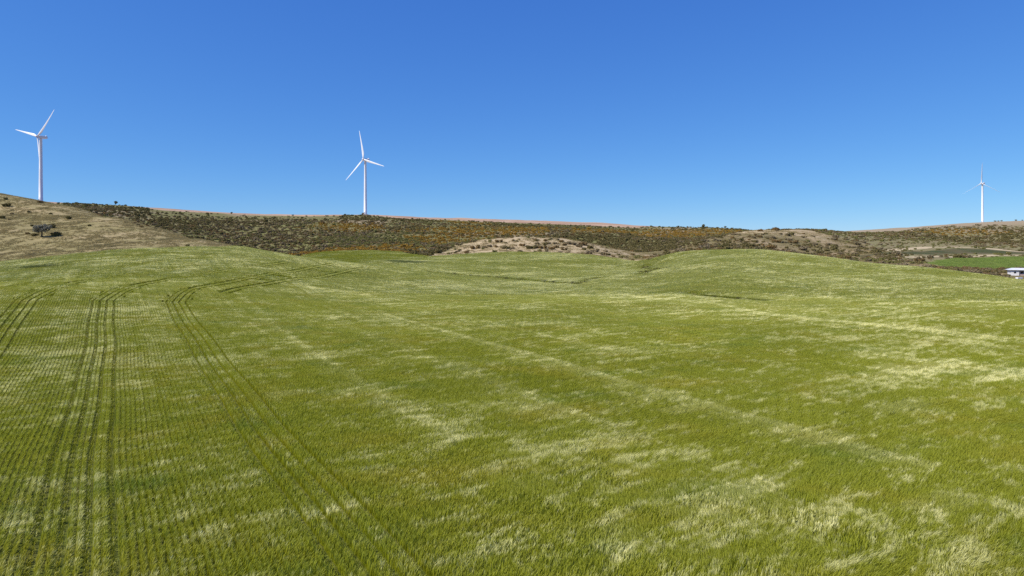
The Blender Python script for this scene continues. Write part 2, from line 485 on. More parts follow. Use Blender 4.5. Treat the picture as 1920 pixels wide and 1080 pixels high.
def mat_ground():
    m, nt, out = new_mat('ground')
    g = NT(nt)
    P = g.pos()
    nf = g.noise(P, 0.55, 4, 0.65)
    nm = g.noise(P, 0.075, 4, 0.6)
    nb = g.noise(P, 0.018, 3, 0.55)
    streak = g.noise(g.mapping(P, scale=(0.025, 0.09, 0.09), rot=(0, 0, R(20))), 1.0, 4, 0.62)
    # dry veld grass
    dry = g.mix(g.ramp(streak, 0.40, 0.72), (0.245, 0.205, 0.088), (0.38, 0.295, 0.16))
    dry = g.mix(g.math('MULTIPLY', g.ramp(nm, 0.46, 0.68), 0.5), dry, (0.205, 0.180, 0.070))
    dry = g.mix(g.math('MULTIPLY', g.ramp(nf, 0.5, 0.75), 0.5), dry, (0.20, 0.165, 0.085))
    # bare pale knoll
    kn = g.mix(g.ramp(nm, 0.45, 0.75), (0.43, 0.335, 0.20), (0.29, 0.222, 0.125))
    kn = g.mix(g.math('MULTIPLY', g.ramp(nf, 0.5, 0.72), 0.3), kn, (0.28, 0.22, 0.12))
    # bushy right hill
    rh = g.mix(g.ramp(nb, 0.40, 0.58), (0.32, 0.24, 0.14), (0.18, 0.150, 0.066))
    rh = g.mix(g.math('MULTIPLY', g.ramp(nf, 0.45, 0.7), 0.6), rh, (0.155, 0.120, 0.075))
    # scrub hill: grass between the bushes
    sc = g.mix(g.ramp(nm, 0.40, 0.66), (0.175, 0.170, 0.060), (0.170, 0.135, 0.064))
    sc = g.mix(g.math('MULTIPLY', g.ramp(nf, 0.48, 0.7), 0.5), sc, (0.135, 0.115, 0.058))
    sc = g.mix(g.attr('bare'), sc, (0.32, 0.25, 0.16))
    # ploughed plateau
    pl = g.mix(g.ramp(g.noise(g.mapping(P, scale=(0.012, 0.05, 0.0)), 1.0, 4, 0.65), 0.4, 0.62), (0.47, 0.335, 0.235), (0.30, 0.185, 0.12))
    pa = g.mix(g.ramp(nm, 0.4, 0.65), (0.155, 0.205, 0.050), (0.21, 0.22, 0.075))
    ol = g.mix(g.ramp(nm, 0.4, 0.65), (0.060, 0.070, 0.024), (0.12, 0.098, 0.048))
    soil = g.mix(g.ramp(nf, 0.4, 0.65), (0.120, 0.140, 0.022), (0.135, 0.135, 0.030))
    c = dry
    for a, cc in (('scrub', sc), ('righthill', rh), ('knoll', kn), ('plateau', pl), ('pasture', pa), ('olive', ol), ('crop', soil)):
        c = g.mix(g.attr(a), c, cc)
    c = g.mix(g.attr('track'), c, (0.46, 0.37, 0.23))
    c = g.mix(g.attr('ditch'), c, (0.060, 0.048, 0.030))
    b = g.n('BsdfPrincipled')
    g.put(b.inputs['Base Color'], c)
    b.inputs['Roughness'].default_value = 0.95
    b.inputs['Specular IOR Level'].default_value = 0.1
    bp = g.n('Bump'); bp.inputs['Strength'].default_value = 0.9; bp.inputs['Distance'].default_value = 0.5
    hgt = g.math('ADD', g.math('MULTIPLY', nf, 0.8), g.math('MULTIPLY', g.noise(P, 0.22, 3), 1.0))
    g.l.new(hgt, bp.inputs['Height'])
    g.l.new(bp.outputs[0], b.inputs['Normal'])
    g.l.new(b.outputs[0], out.inputs[0])
    return m
GROUND = mat_ground()

# ------------------------------------------------------------------ the ground sheet, split by land cover
def seg(a, b, step):
    return np.linspace(a, b, max(2, int(round((b - a) / step))), endpoint=False)
azs = np.concatenate([seg(R(-52), R(52), R(0.14)), seg(R(52), R(308), R(4))])
lr = np.concatenate([seg(math.log(6), math.log(100), .009), seg(math.log(100), math.log(200), .0065), seg(math.log(200), math.log(480), .0045),
                     seg(math.log(480), math.log(1000), .0052), seg(math.log(1000), math.log(4200), .04)])
rr = np.exp(lr)
NA, NR = len(azs), len(rr)
GX = rr[:, None] * np.sin(azs)[None]; GY = rr[:, None] * np.cos(azs)[None]
gx = np.concatenate([GX.ravel(), [0.0]]); gy = np.concatenate([GY.ravel(), [0.0]])
gz = height(gx, gy)
COV = cover(gx, gy)

DRY_PATHS = [path(p, 6.0) for p in ([(1660, 469), (1741, 462), (1800, 462.5), (1850, 465), (1895, 470), (1930, 472)],
                                    [(1362, 443), (1385, 436), (1413, 432)],
                                    [(1700, 484), (1800, 480), (1850, 478), (1930, 478)])]
track = np.zeros_like(gx); ditch = np.zeros_like(gx); bare = np.zeros_like(gx)
for P in DRY_PATHS:
    m = near_box(P, gx, gy, 14)
    track[m] = np.maximum(track[m], 1 - smooth01(dist_to(P, gx[m], gy[m]) + 2 * vnoise(gx[m], gy[m], 8, 3), 2.5, 6.5))
for P in DITCHES:
    m = near_box(P, gx, gy, 5)
    ditch[m] = np.maximum(ditch[m], 1 - smooth01(dist_to(P, gx[m], gy[m]), 1.0, 2.4))
pxv = bearing(gx, gy)
fr = gy > 400
kb = fr & (pxv > 1330) & (pxv < 1575)
brow = np.zeros_like(gx)
brow[kb] = COV['righthill'][kb] * smooth01(gy[kb] + 25 * fbm(gx[kb], gy[kb], 40, 2, 45), 560, 615) * smooth01(pxv[kb], 1330, 1380) * (1 - smooth01(pxv[kb], 1520, 1575))
bare[fr] = smooth01(fbm(gx[fr], gy[fr], 60, 3, 31), 0.28, 0.6) * 0.7
# the open brow of the scrub hill and the far right hill are grassier
m = fr & (pxv > 1560)
bare[m] = np.maximum(bare[m], 0.75 * smooth01(gy[m], 790, 900) + 0.25)

names = ['crop_field', 'dry_grass_hillside', 'scrub_hill', 'dry_knoll', 'bushy_hill', 'ploughed_plateau', 'green_pasture', 'olive_pasture', 'surrounding_land']
stackw = np.stack([COV['crop'], COV['lefthill'], COV['scrub'], COV['knoll'], COV['righthill'], COV['plateau'], COV['pasture'], COV['olive'], np.where(gy > 5, 0.02, 0.5) * np.ones_like(gx)])
cls = np.argmax(stackw, 0)
i0 = (np.arange(NR - 1)[:, None] * NA + np.arange(NA)[None]).ravel()
i1 = (np.arange(NR - 1)[:, None] * NA + (np.arange(NA)[None] + 1) % NA).ravel()
quads = np.stack([i0, i0 + NA, i1 + NA, i1], 1)
fcls = cls[i0]
attrs = {k: COV[k] for k in ('crop', 'scrub', 'knoll', 'righthill', 'plateau', 'pasture', 'olive')}
attrs['knoll'] = np.maximum(attrs['knoll'], .85 * brow)
attrs.update(track=track, ditch=ditch, bare=bare)
V = np.stack([gx, gy, gz], 1)
for k, nm in enumerate(names):
    q = quads[fcls == k]
    tri = np.zeros((0, 3), int)
    if nm == 'crop_field':
        a = np.arange(NA); tri = np.stack([np.full(NA, NA * NR), a, (a + 1) % NA], 1)
    if len(q) == 0: continue
    loops = np.concatenate([q.ravel(), tri.ravel()])
    used, inv = np.unique(loops, return_inverse=True)
    st = np.concatenate([np.arange(len(q)) * 4, len(q) * 4 + np.arange(len(tri)) * 3])
    me = fast_mesh(nm, V[used], inv, st, None, [GROUND], {a: v[used] for a, v in attrs.items()}, True)
    o = link(nm, me)
    o['kind'] = 'structure'

# ------------------------------------------------------------------ instanced ground cover (uncountable: stuff)
def gn_scatter(name, protos, x, y, z, rot, scl, idx, extra=None):
    src = bpy.data.collections.new(name + '_plants')
    for p in protos: src.objects.link(p)
    me = bpy.data.meshes.new(name)
    me.vertices.add(len(x))
    me.vertices.foreach_set('co', np.stack([x, y, z], 1).astype(np.float32).ravel())
    def put(nm, typ, val, key):
        a = me.attributes.new(nm, typ, 'POINT'); a.data.foreach_set(key, val)
    put('rot', 'FLOAT_VECTOR', np.asarray(rot, np.float32).ravel(), 'vector')
    put('scl', 'FLOAT_VECTOR', np.asarray(scl, np.float32).ravel(), 'vector')
    put('pick', 'INT', np.asarray(idx, np.int32), 'value')
    for k, v in (extra or {}).items(): put(k, 'FLOAT', np.asarray(v, np.float32), 'value')
    o = link(name, me)
    ng = bpy.data.node_groups.new(name, 'GeometryNodeTree')
    ng.interface.new_socket('Geometry', in_out='INPUT', socket_type='NodeSocketGeometry')
    ng.interface.new_socket('Geometry', in_out='OUTPUT', socket_type='NodeSocketGeometry')
    N = ng.nodes; L = ng.links
    gi = N.new('NodeGroupInput'); go = N.new('NodeGroupOutput')
    ci = N.new('GeometryNodeCollectionInfo'); ci.inputs[0].default_value = src
    ci.inputs['Separate Children'].default_value = True; ci.inputs['Reset Children'].default_value = True
    ip = N.new('GeometryNodeInstanceOnPoints'); ip.inputs['Pick Instance'].default_value = True
    def na(nm, typ):
        n = N.new('GeometryNodeInputNamedAttribute'); n.data_type = typ; n.inputs[0].default_value = nm
        return [s for s in n.outputs if s.enabled][0]
    L.new(gi.outputs[0], ip.inputs['Points'])
    L.new(ci.outputs[0], ip.inputs['Instance'])
    L.new(na('pick', 'INT'), ip.inputs['Instance Index'])
    L.new(na('rot', 'FLOAT_VECTOR'), ip.inputs['Rotation'])
    L.new(na('scl', 'FLOAT_VECTOR'), ip.inputs['Scale'])
    L.new(ip.outputs[0], go.inputs[0])
    md = o.modifiers.new('scatter', 'NODES'); md.node_group = ng
    o['kind'] = 'stuff'
    return o

def blades(pos, h, w, lean, seed, name, mat, levels=(0, .45, .8, 1.0), drop=0.30, spread=0.5):
    """curved leaf-and-ear strips; pos (n,2), h and w per blade, lean (2,) shared by the wind"""
    r = np.random.default_rng(seed)
    n = len(pos)
    ang = r.uniform(0, 2 * np.pi, n)
    side = np.stack([np.cos(ang), np.sin(ang)], 1)
    tipd = np.asarray(lean)[None] * h[:, None] * r.uniform(.5, 1.4, (n, 1)) + r.normal(0, spread * .35, (n, 2)) * h[:, None]
    vs = []; ts = []
    for k, t in enumerate(levels):
        c = pos + tipd * (t ** 1.8)
        zz = h * (t - drop * t ** 3 * np.hypot(tipd[:, 0], tipd[:, 1]) / h)
        ww = w * (0.0 if k == len(levels) - 1 else (0.55 if k == 0 else 1.0))
        if k == len(levels) - 1:
            vs.append(np.concatenate([c, zz[:, None]], 1)[:, None]); ts.append(np.full((n, 1), t))
        else:
            a = np.concatenate([c - side * ww[:, None] / 2, zz[:, None]], 1)
            b = np.concatenate([c + side * ww[:, None] / 2, zz[:, None]], 1)
            vs.append(np.stack([a, b], 1)); ts.append(np.full((n, 2), t))
    Vv = np.concatenate(vs, 1); T = np.concatenate(ts, 1)
    m = Vv.shape[1]
    base = np.arange(n)[:, None] * m
    nq = len(levels) - 2
    loops = []; starts = []; tot = 0
    q = np.concatenate([base + np.array([2 * k, 2 * k + 1, 2 * k + 3, 2 * k + 2])[None] for k in range(nq)], 0)
    t3 = base + np.array([2 * nq, 2 * nq + 1, 2 * nq + 2])[None]
    loops = np.concatenate([q.ravel(), t3.ravel()])
    starts = np.concatenate([np.arange(len(q)) * 4, len(q) * 4 + np.arange(n) * 3])
    rnd = np.repeat(r.uniform(0, 1, n), m)
    me = fast_mesh(name, Vv.reshape(-1, 3), loops, starts, None, [mat], {'t': T.ravel(), 'rnd': rnd}, False)
    return bpy.data.objects.new(name, me)

CROP = mat_crop('standing_crop')
ca, sa = math.cos(-ROW_AZ), math.sin(-ROW_AZ)
UX, UY = ca, sa                         # across the rows
VX, VY = -sa, ca                        # along the rows
wind_local = np.array([WIND[0] * UX + WIND[1] * UY, WIND[0] * VX + WIND[1] * VY])
PW, PL, ROW = 1.28, 2.0, 0.32
def turned(v, deg):
    c_, s_ = math.cos(R(deg)), math.sin(R(deg))
    return np.array([v[0] * c_ - v[1] * s_, v[0] * s_ + v[1] * c_])

def row_patch(seed, width, length, jitter, step, lean, gaps=(), hgt=0.50, bw=0.018, per=3, spread=.5, turn=0, keep=.22):
    r = np.random.default_rng(seed)
    xs = np.arange(-width / 2 + ROW / 2, width / 2, ROW)
    pts = []
    for x0 in xs:
        n = int(length / step) * per
        yy = r.uniform(-length / 2, length / 2, n)
        xx = x0 + r.normal(0, jitter, n)
        pts.append(np.stack([xx, yy], 1))
    p = np.concatenate(pts)
    low = np.ones(len(p))
    for gcen, gw in gaps:                                  # wheelings: a few short, flattened stalks are left
        ing = np.abs(p[:, 0] - gcen) < gw * r.uniform(.8, 1.3, len(p))
        low[ing] = np.where(r.random(ing.sum()) < keep, .48, 0)
    p = p[low > 0]; low = low[low > 0]
    n = len(p)
    return blades(p, low * hgt * r.uniform(.72, 1.15, n), bw * r.uniform(.6, 1.5, n), turned(wind_local, turn) * lean, seed + 1, 'crop_patch', CROP, spread=spread)

rowed = [row_patch(10 + k, PW, PL, 0.040, 0.045, 0.26 + 0.08 * (k % 2), hgt=.50, per=4, spread=.42) for k in range(4)]
loose = [row_patch(40 + k, PW, PL, 0.10, 0.045, (0.25, .55, .85)[k % 3], bw=.0115, per=7, turn=(-50, 0, 45)[k // 3]) for k in range(9)]
TG = ((-1.44, .12), (-0.48, .13), (0.48, .12), (1.44, .13))
BG = tuple((a_, .27) for a_, _ in TG)
tram = [row_patch(60 + k, 3.84, 1.0, 0.050, 0.045, 0.24, TG, hgt=.50, per=4, spread=.38, keep=.5) for k in range(3)]
tram += [row_patch(80 + k, 3.84, 1.0, 0.045, 0.045, 0.24, BG, per=4, spread=.38, keep=.05) for k in range(2)]
head = [row_patch(70 + k, 3.84, 1.0, 0.06, 0.045, 0.4, ((-0.95, .62), (1.05, .48)), keep=.08) for k in range(2)]
def far_patch(seed):
    r = np.random.default_rng(seed)
    n = 900
    p = np.stack([r.normal(0, 1.25, n), r.normal(0, 1.25, n)], 1)
    return blades(p, 0.5 * r.uniform(.7, 1.2, n), 0.062 * r.uniform(.6, 1.5, n), wind_local * .15, seed, 'crop_patch', CROP, levels=(0, .6, 1.0))
farp = [far_patch(90 + k) for k in range(4)]

def frame_rot(x, y, heading):
    """euler angles of patches laid on the slope with their long side along heading (radians from +Y, clockwise)"""
    e = 2.0
    h0 = height(x, y)
    sx = (base_height(x + e, y) - base_height(x - e, y)) / (2 * e)
    sy = (base_height(x, y + e) - base_height(x, y - e)) / (2 * e)
    n = np.stack([-sx, -sy, np.ones_like(sx)], 1); n /= np.linalg.norm(n, axis=1)[:, None]
    f = np.stack([np.sin(heading), np.cos(heading), np.zeros_like(x)], 1)
    xx = np.cross(f, n); xx /= np.linalg.norm(xx, axis=1)[:, None]
    yy = np.cross(n, xx)
    M = np.stack([xx, yy, n], 2)
    ry = -np.arcsin(np.clip(M[:, 2, 0], -1, 1)); rx = np.arctan2(M[:, 2, 1], M[:, 2, 2]); rz = np.arctan2(M[:, 1, 0], M[:, 0, 0])
    return h0, np.stack([rx, ry, rz], 1)

def uv_of(x, y): return x * UX + y * UY, x * VX + y * VY
U_OFF = -0.31                           # where the drill's passes lie
def wob_u(v): return U_OFF + 0.10 * np.sin(v / 11.0) + 0.07 * np.sin(v / 4.7 + 1)

# wheelings of the sprayer: straight runs that bend onto the headland
def straight(u0, v0, v1):
    v = np.arange(v0, v1, 2.0)
    u = u0 + wob_u(v)
    return np.stack([u * UX + v * VX, u * UY + v * VY], 1)
BENDS = {1: [(97, 546), (112, 541.5), (140, 537), (175, 531), (230, 522), (300, 512), (380, 501)],
         2: [(203, 551), (216, 546.5), (240, 542), (290, 532), (340, 523), (410, 512), (475, 502), (540, 494)],
         3: [(314, 556), (324, 549), (348, 545), (400, 536), (475, 521), (540, 510), (590, 501), (625, 497)]}
RUNS, HEADS, BEND_V = [], [], {}
for k, u0 in ((1, -11.52), (2, -1.28), (3, 8.96)):
    bend = np.array([hit(*p) for p in BENDS[k]])
    ub, vb = uv_of(bend[0, 0], bend[0, 1])
    du = u0 + wob_u(vb) - ub                        # slide the bend sideways onto the straight run
    bend = bend + du * np.array([UX, UY])
    s = straight(u0, 6.0, vb - 11)
    BEND_V[k] = vb
    RUNS.append(resample(np.concatenate([s, bend[2:4]]), 1.0))
    HEADS.append(resample(bend[3:], 1.0))
HEADS += [path(p, 1.0) for p in ([(-60, 552), (0, 542), (60, 533), (125, 522), (225, 502), (310, 491), (400, 480)],
                                 [(0, 512), (80, 504), (150, 493), (240, 484), (330, 476)],
                                 [(420, 552), (445, 544), (480, 538), (560, 524), (640, 511), (700, 503)])]
PALE_LINES = [path(p, 4.0) for p in ([(1087, 545), (1150, 552), (1190, 560), (1275, 567), (1328, 568), (1430, 590), (1560, 604)],
                                     [(1400, 588), (1500, 600), (1600, 610), (1700, 621), (1800, 634), (1915, 645)],
                                     [(1480, 600), (1560, 606), (1640, 612), (1740, 622), (1840, 634), (1930, 643)],
                                     [(790, 556), (805, 535), (816, 522)],
                                     [(800, 517), (900, 525), (1000, 535), (1090, 543)],
                                     [(1180, 500), (1225, 492), (1240, 483), (1300, 478)])]
straw = []
for u0, v0, v1, s in ((39.4, 22, 118, .75), (18.9, 40, 112, .35), (29.1, 40, 118, .35), (49.6, 60, 118, .4)):
    straw.append((straight(u0, v0, v1)[::3], s))
SPOTS = [(1320, 948, 2.6, 1.0, .95), (1405, 920, 1.7, .8, .9), (1475, 975, 1.9, .8, .8), (1395, 992, 1.3, .6, .7), (1145, 1035, 1.4, 1.0, .9), (1120, 1000, 1.0, .7, .6), (250, 895, 1.3, .45, 1.0), (196, 1010, .5, .35, .9), (650, 745, 2.0, .7, .6), (540, 745, 2.0, .6, .55),
         (1230, 748, 3.2, .9, .6), (1300, 772, 3.0, 1.0, .65), (1700, 702, 6, 1.8, .8), (1770, 690, 6, 1.6, .7), (1640, 670, 5, 1.3, .5), (1690, 772, 4, 1.1, .6), (1870, 712, 6, 1.5, .55), (985, 770, 2.4, .9, .5), (1745, 970, 1.5, .8, .55), (1640, 862, 1.5, .7, .5),
         (700, 742, 1.5, .6, .5), (770, 775, 1.6, .7, .5), (530, 1000, 1.0, .45, .7), (620, 962, 1.2, .5, .55), (1540, 832, 2.2, .8, .8), (1460, 812, 2.2, .7, .6), (1400, 800, 2, .7, .5), (1090, 700, 2.6, .8, .5), (380, 1015, .9, .4, .6), (10, 1000, 1.0, .5, .6), (1800, 950, 1.4, .7, .4)]
SPOTS = [(hit(a_, b_), rx, ry, st) for a_, b_, rx, ry, st in SPOTS]
PATCHES = [(hit(75, 501), 5.0, 'lush'), (hit(765, 492), 9.0, 'lush'), (hit(740, 490), 6.0, 'lush')]

def attrs_at(x, y):
    pale = np.zeros_like(x); lush = np.zeros_like(x)
    for P, st in zip(PALE_LINES, (1.0, 1.2, 1.5, .7, .6, .7)):
        m = near_box(P, x, y, 6)
        pale[m] = np.maximum(pale[m], st * (1 - smooth01(dist_to(P, x[m], y[m]), .4, 1.7)))
    for P, s in straw:
        m = near_box(P, x, y, 6)
        pale[m] = np.maximum(pale[m], s * (1 - smooth01(dist_to(P, x[m], y[m]), .2, 1.5)))
    for P in DITCHES:
        m = near_box(P, x, y, 9)
        d = dist_to(P, x[m], y[m])
        lush[m] = np.maximum(lush[m], .6 * (1 - smooth01(d, 1.5, 3.6)))
    for (cx, cy), rx, ry, st in SPOTS:                     # lodged spots with paler tips
        a_, b_ = (x - cx) * .87 + (y - cy) * .5, -(x - cx) * .5 + (y - cy) * .87
        pale = np.maximum(pale, st * (1 - smooth01(np.hypot(a_ / rx, b_ / ry / 1.6) + .25 * vnoise(x, y, 1.7, 6), .35, 1.25)))
    for (cx, cy), r_, _ in PATCHES:
        d = np.hypot((x - cx) / 1.6, y - cy)
        lush = np.maximum(lush, 1 - smooth01(d, r_ * .4, r_))
    # tips coloured paler with distance for the grazing view; back valley stays greener
    px = bearing(x, y)
    far_pale = .58 * smooth01(y, 55, 200) * (1 + .5 * fbm(x, y, 40, 2, 77))
    m = (px > 540) & (px < 800) & (y > 350)
    far_pale[m] *= .12
    
    pale = np.maximum(pale, far_pale)
    return pale, lush

def away(x, y, lists, d0):
    ok = np.ones(len(x), bool)
    for P in lists:
        m = near_box(P, x, y, d0 + 1)
        if m.any(): ok[m] &= dist_to(P, x[m], y[m]) > d0
    return ok

def in_crop(x, y, margin=0.0):
    ok = sdf(FIELD, x, y) > margin
    ok &= ditch_depth(x, y) > -0.25
    return ok

NEAR_R = 165.0
def grid_uv(du, dv, rmin, rmax, azmax):
    n_ = int((rmax + 20) / du); u = np.arange(-n_, n_ + 1) * du; v = np.arange(-60, rmax + 60, dv)
    U, Vv = np.meshgrid(u, v)
    U = U.ravel(); Vv = Vv.ravel()
    return U, Vv
U, Vv = grid_uv(PW, PL, 0, NEAR_R, 0)
Uw = U + wob_u(Vv)
x = Uw * UX + Vv * VX; y = Uw * UY + Vv * VY
r_ = np.hypot(x, y); az_ = np.arctan2(x, y)
ok = (r_ > 5) & (r_ < NEAR_R) & ((np.abs(az_) < R(48)) | ((r_ < 75) & (np.abs(az_) < R(80))))
x, y, U, Vv = x[ok], y[ok], U[ok], Vv[ok]
ok = in_crop(x, y) & away(x, y, RUNS, 1.9) & away(x, y, HEADS, 1.8)
x, y, U, Vv = x[ok], y[ok], U[ok], Vv[ok]
h0, rot = frame_rot(x, y, np.full(len(x), ROW_AZ))
headv = np.interp(U, [-11.5, -1.3, 9], [BEND_V[1], BEND_V[2], BEND_V[3]]) + 1
print('headland', BEND_V)
crisp = (Vv < headv) & (U < 14 + rng.uniform(0, 16, len(U)))
lay = np.clip(np.floor(1.5 + 2.4 * fbm(x, y, 14, 2, 53) + rng.uniform(-.5, .5, len(x))), 0, 2).astype(int)
swing = np.clip(np.floor(1.5 + 2.4 * fbm(x, y, 19, 2, 57) + rng.uniform(-.5, .5, len(x))), 0, 2).astype(int)
idx = np.where(crisp, rng.integers(0, 4, len(x)), 4 + lay + 3 * swing)
zs = 1.0 + 0.28 * fbm(x, y, 9, 3, 51)
flip = np.where(rng.random(len(x)) < .5, 1.0, 1.0)
pale, lush = attrs_at(x, y)
SC = np.stack([flip, np.ones_like(zs), zs * (1 - .25 * lush)], 1)
NEARD = (x, y, h0, rot, SC, idx, pale, lush)

tx, ty, th, ti = [], [], [], []
for lst, off, cnt in ((RUNS, 13, 3), (HEADS, 18, 2)):
    for P in lst:
        T = np.gradient(P, axis=0)
        if off == 13:                                    # wheel gaps widened at the turn so their shade shows as lines
            _, vv = uv_of(P[:, 0], P[:, 1])
            pick = np.where(vv > vv.max() - 14, 16 + rng.integers(0, 2, len(P)), 13 + rng.integers(0, 3, len(P)))
            hd = np.arctan2(T[:, 0], T[:, 1])
            pick = np.where(hd > ROW_AZ + R(22), 18 + rng.integers(0, 2, len(P)), pick)
            tx.append(P[:, 0]); ty.append(P[:, 1]); th.append(np.arctan2(T[:, 0], T[:, 1])); ti.append(pick)
            continue
        tx.append(P[:, 0]); ty.append(P[:, 1]); th.append(np.arctan2(T[:, 0], T[:, 1])); ti.append(off + rng.integers(0, cnt, len(P)))
tx, ty, th, ti = map(np.concatenate, (tx, ty, th, ti))
ok = (np.hypot(tx, ty) > 9) & in_crop(tx, ty)
tx, ty, th, ti = tx[ok], ty[ok], th[ok], ti[ok]
h1, rot1 = frame_rot(tx, ty, th)
p1, l1 = attrs_at(tx, ty)
S1 = np.stack([np.ones_like(tx), np.full_like(tx, 1.12), 1 + .2 * fbm(tx, ty, 9, 2, 51)], 1)

# farther off: broader, coarser patches
U, Vv = grid_uv(2.4, 2.4, 0, 470, 0)
x = U * UX + Vv * VX + rng.uniform(-.9, .9, len(U)); y = U * UY + Vv * VY + rng.uniform(-.9, .9, len(U))
r_ = np.hypot(x, y); az_ = np.arctan2(x, y)
ok = (r_ >= NEAR_R) & (r_ < 560) & (np.abs(az_) < R(46)) & (y > 0)
x, y = x[ok], y[ok]
ok = in_crop(x, y) & away(x, y, HEADS, 2.7) & away(x, y, DITCHES, 3.0)
x, y = x[ok], y[ok]
h2, rot2 = frame_rot(x, y, rng.uniform(0, 6.283, len(x)))
p2, l2 = attrs_at(x, y)
S2 = np.stack([np.ones_like(x), np.ones_like(x), 1 + .3 * fbm(x, y, 9, 3, 51)], 1)
i2 = 20 + rng.integers(0, 4, len(x))
cat = np.concatenate
protos = rowed + loose + tram + head + farp
for k, p in enumerate(protos): p.name = 'crop_patch_%02d' % k       # Collection Info orders children by name
o = gn_scatter('grain_crop', protos, cat([NEARD[0], tx, x]), cat([NEARD[1], ty, y]), cat([NEARD[2], h1, h2]), cat([NEARD[3], rot1, rot2]),
               cat([NEARD[4], S1, S2]), cat([NEARD[5], ti, i2]), {'pale': cat([NEARD[6], p1, p2]), 'lush': cat([NEARD[7], l1, l2])})
tag(o, 'green grain crop with pale wind-blown drifts covering the rolling field', 'crop')

# ------------------------------------------------------------------ bushes
def leafy(seed, n, size, shape, mat, name, core=None, leaf=0.16, zmin=0.0):
    """a bush: a lumpy crown of many small leaf faces round an inner core added to block light"""
    r = np.random.default_rng(seed)
    nl = r.integers(5, 9)
    lob = np.stack([r.normal(0, .34, nl), r.normal(0, .34, nl), r.uniform(.25, .62, nl)], 1)
    lr_ = r.uniform(.28, .46, nl)
    w = r.integers(0, nl, n)
    d = r.normal(0, 1, (n, 3)); d /= np.linalg.norm(d, axis=1)[:, None]
    d[:, 2] = np.abs(d[:, 2]) * .9 + d[:, 2] * .1
    p = lob[w] + d * (lr_[w] * r.uniform(.72, 1.08, n))[:, None]
    p[:, 2] = np.maximum(p[:, 2], zmin + r.uniform(0.02, .12, n))
    nn = d + r.normal(0, .55, (n, 3)); nn /= np.linalg.norm(nn, axis=1)[:, None]
    a = np.cross(nn, r.normal(0, 1, (n, 3))); a /= np.linalg.norm(a, axis=1)[:, None]
    b = np.cross(nn, a)
    s = leaf * r.uniform(.55, 1.3, n)[:, None]
    q = np.stack([p - a * s, p + b * s * .6, p + a * s, p - b * s * .6], 1)
    shape = np.asarray(shape) * size
    verts = (q.reshape(-1, 3)) * shape[None]
    loops = np.arange(n * 4); starts = np.arange(n) * 4
    rnd = np.repeat(r.uniform(0, 1, n), 4)
    # core lobes, added to stop light passing through the crown
    cv = []; cl = []; off = n * 4
    for k in range(nl):
        m = 6
        ring = [(lob[k, 0] + lr_[k] * .8 * math.cos(t), lob[k, 1] + lr_[k] * .8 * math.sin(t), lob[k, 2]) for t in np.linspace(0, 2 * np.pi, m, endpoint=False)]
        low = [(v[0] * .8, v[1] * .8, zmin) for v in ring]
        top = (lob[k, 0], lob[k, 1], lob[k, 2] + lr_[k] * .8)
        cv += low + ring + [top]
        for i in range(m):
            j = (i + 1) % m
            cl.append([off + i, off + j, off + m + j, off + m + i])
            cl.append([off + m + i, off + m + j, off + 2 * m])
        off += 2 * m + 1
    verts = np.concatenate([verts, np.array(cv) * shape[None]])
    rnd = np.concatenate([rnd, np.full(len(cv), .2)])
    starts = list(starts); L = list(loops)
    for f in cl:
        starts.append(len(L)); L += f
    return fast_mesh(name, verts, L, starts, None, [mat], {'rnd': rnd}, False)

GREY = mat_leaf('grey_scrub', (0.180, 0.145, 0.072), (0.205, 0.165, 0.100), (0.24, 0.19, 0.12))
DARK = mat_leaf('dark_scrub', (0.120, 0.108, 0.042), (0.165, 0.138, 0.058), (0.19, 0.152, 0.066))
BROWN = mat_leaf('brown_scrub', (0.20, 0.132, 0.055), (0.155, 0.112, 0.054), (0.24, 0.16, 0.072))
RUST = mat_leaf('rust_scrub', (0.32, 0.195, 0.036), (0.25, 0.160, 0.042), (0.39, 0.24, 0.05))
GREEN = mat_leaf('green_scrub', (0.150, 0.150, 0.048), (0.19, 0.18, 0.066), (0.22, 0.20, 0.075))
kinds = [(GREY, (1.9, 1.9, 1.25)), (DARK, (1.7, 1.7, 1.45)), (RUST, (1.5, 1.5, 1.05)), (GREEN, (1.6, 1.6, 1.1)), (BROWN, (1.6, 1.6, .9))]
protos = []
for k, (mt, shp) in enumerate(kinds):
    for j in range(4):
        protos.append(bpy.data.objects.new('scrub_%d%d' % (k, j), leafy(200 + 10 * k + j, 110, 1.0, shp, mt, 'scrub', leaf=.17)))

RUSTY = [((600, 474), 26), ((640, 470), 28), ((690, 467), 26), ((740, 468), 20), ((565, 480), 18), ((870, 432), 60), ((860, 452), 45), ((930, 432), 55), ((985, 428), 40), ((1240, 440), 60), ((1300, 436), 70), ((1360, 433), 60),
         ((1180, 436), 50), ((650, 425), 40), ((1095, 432), 35), ((1790, 436), 40), ((1830, 434), 30), ((880, 418), 40)]
RUSTY = [(hit(*p), r0) for p, r0 in RUSTY]
def rust_at(x, y):
    f = np.zeros_like(x)
    for (cx, cy), r0 in RUSTY:
        f = np.maximum(f, 1 - smooth01(np.hypot(x - cx, (y - cy) * .8) + .35 * r0 * fbm(x, y, 30, 2, 66), r0 * .4, r0 * 1.4))
    return f

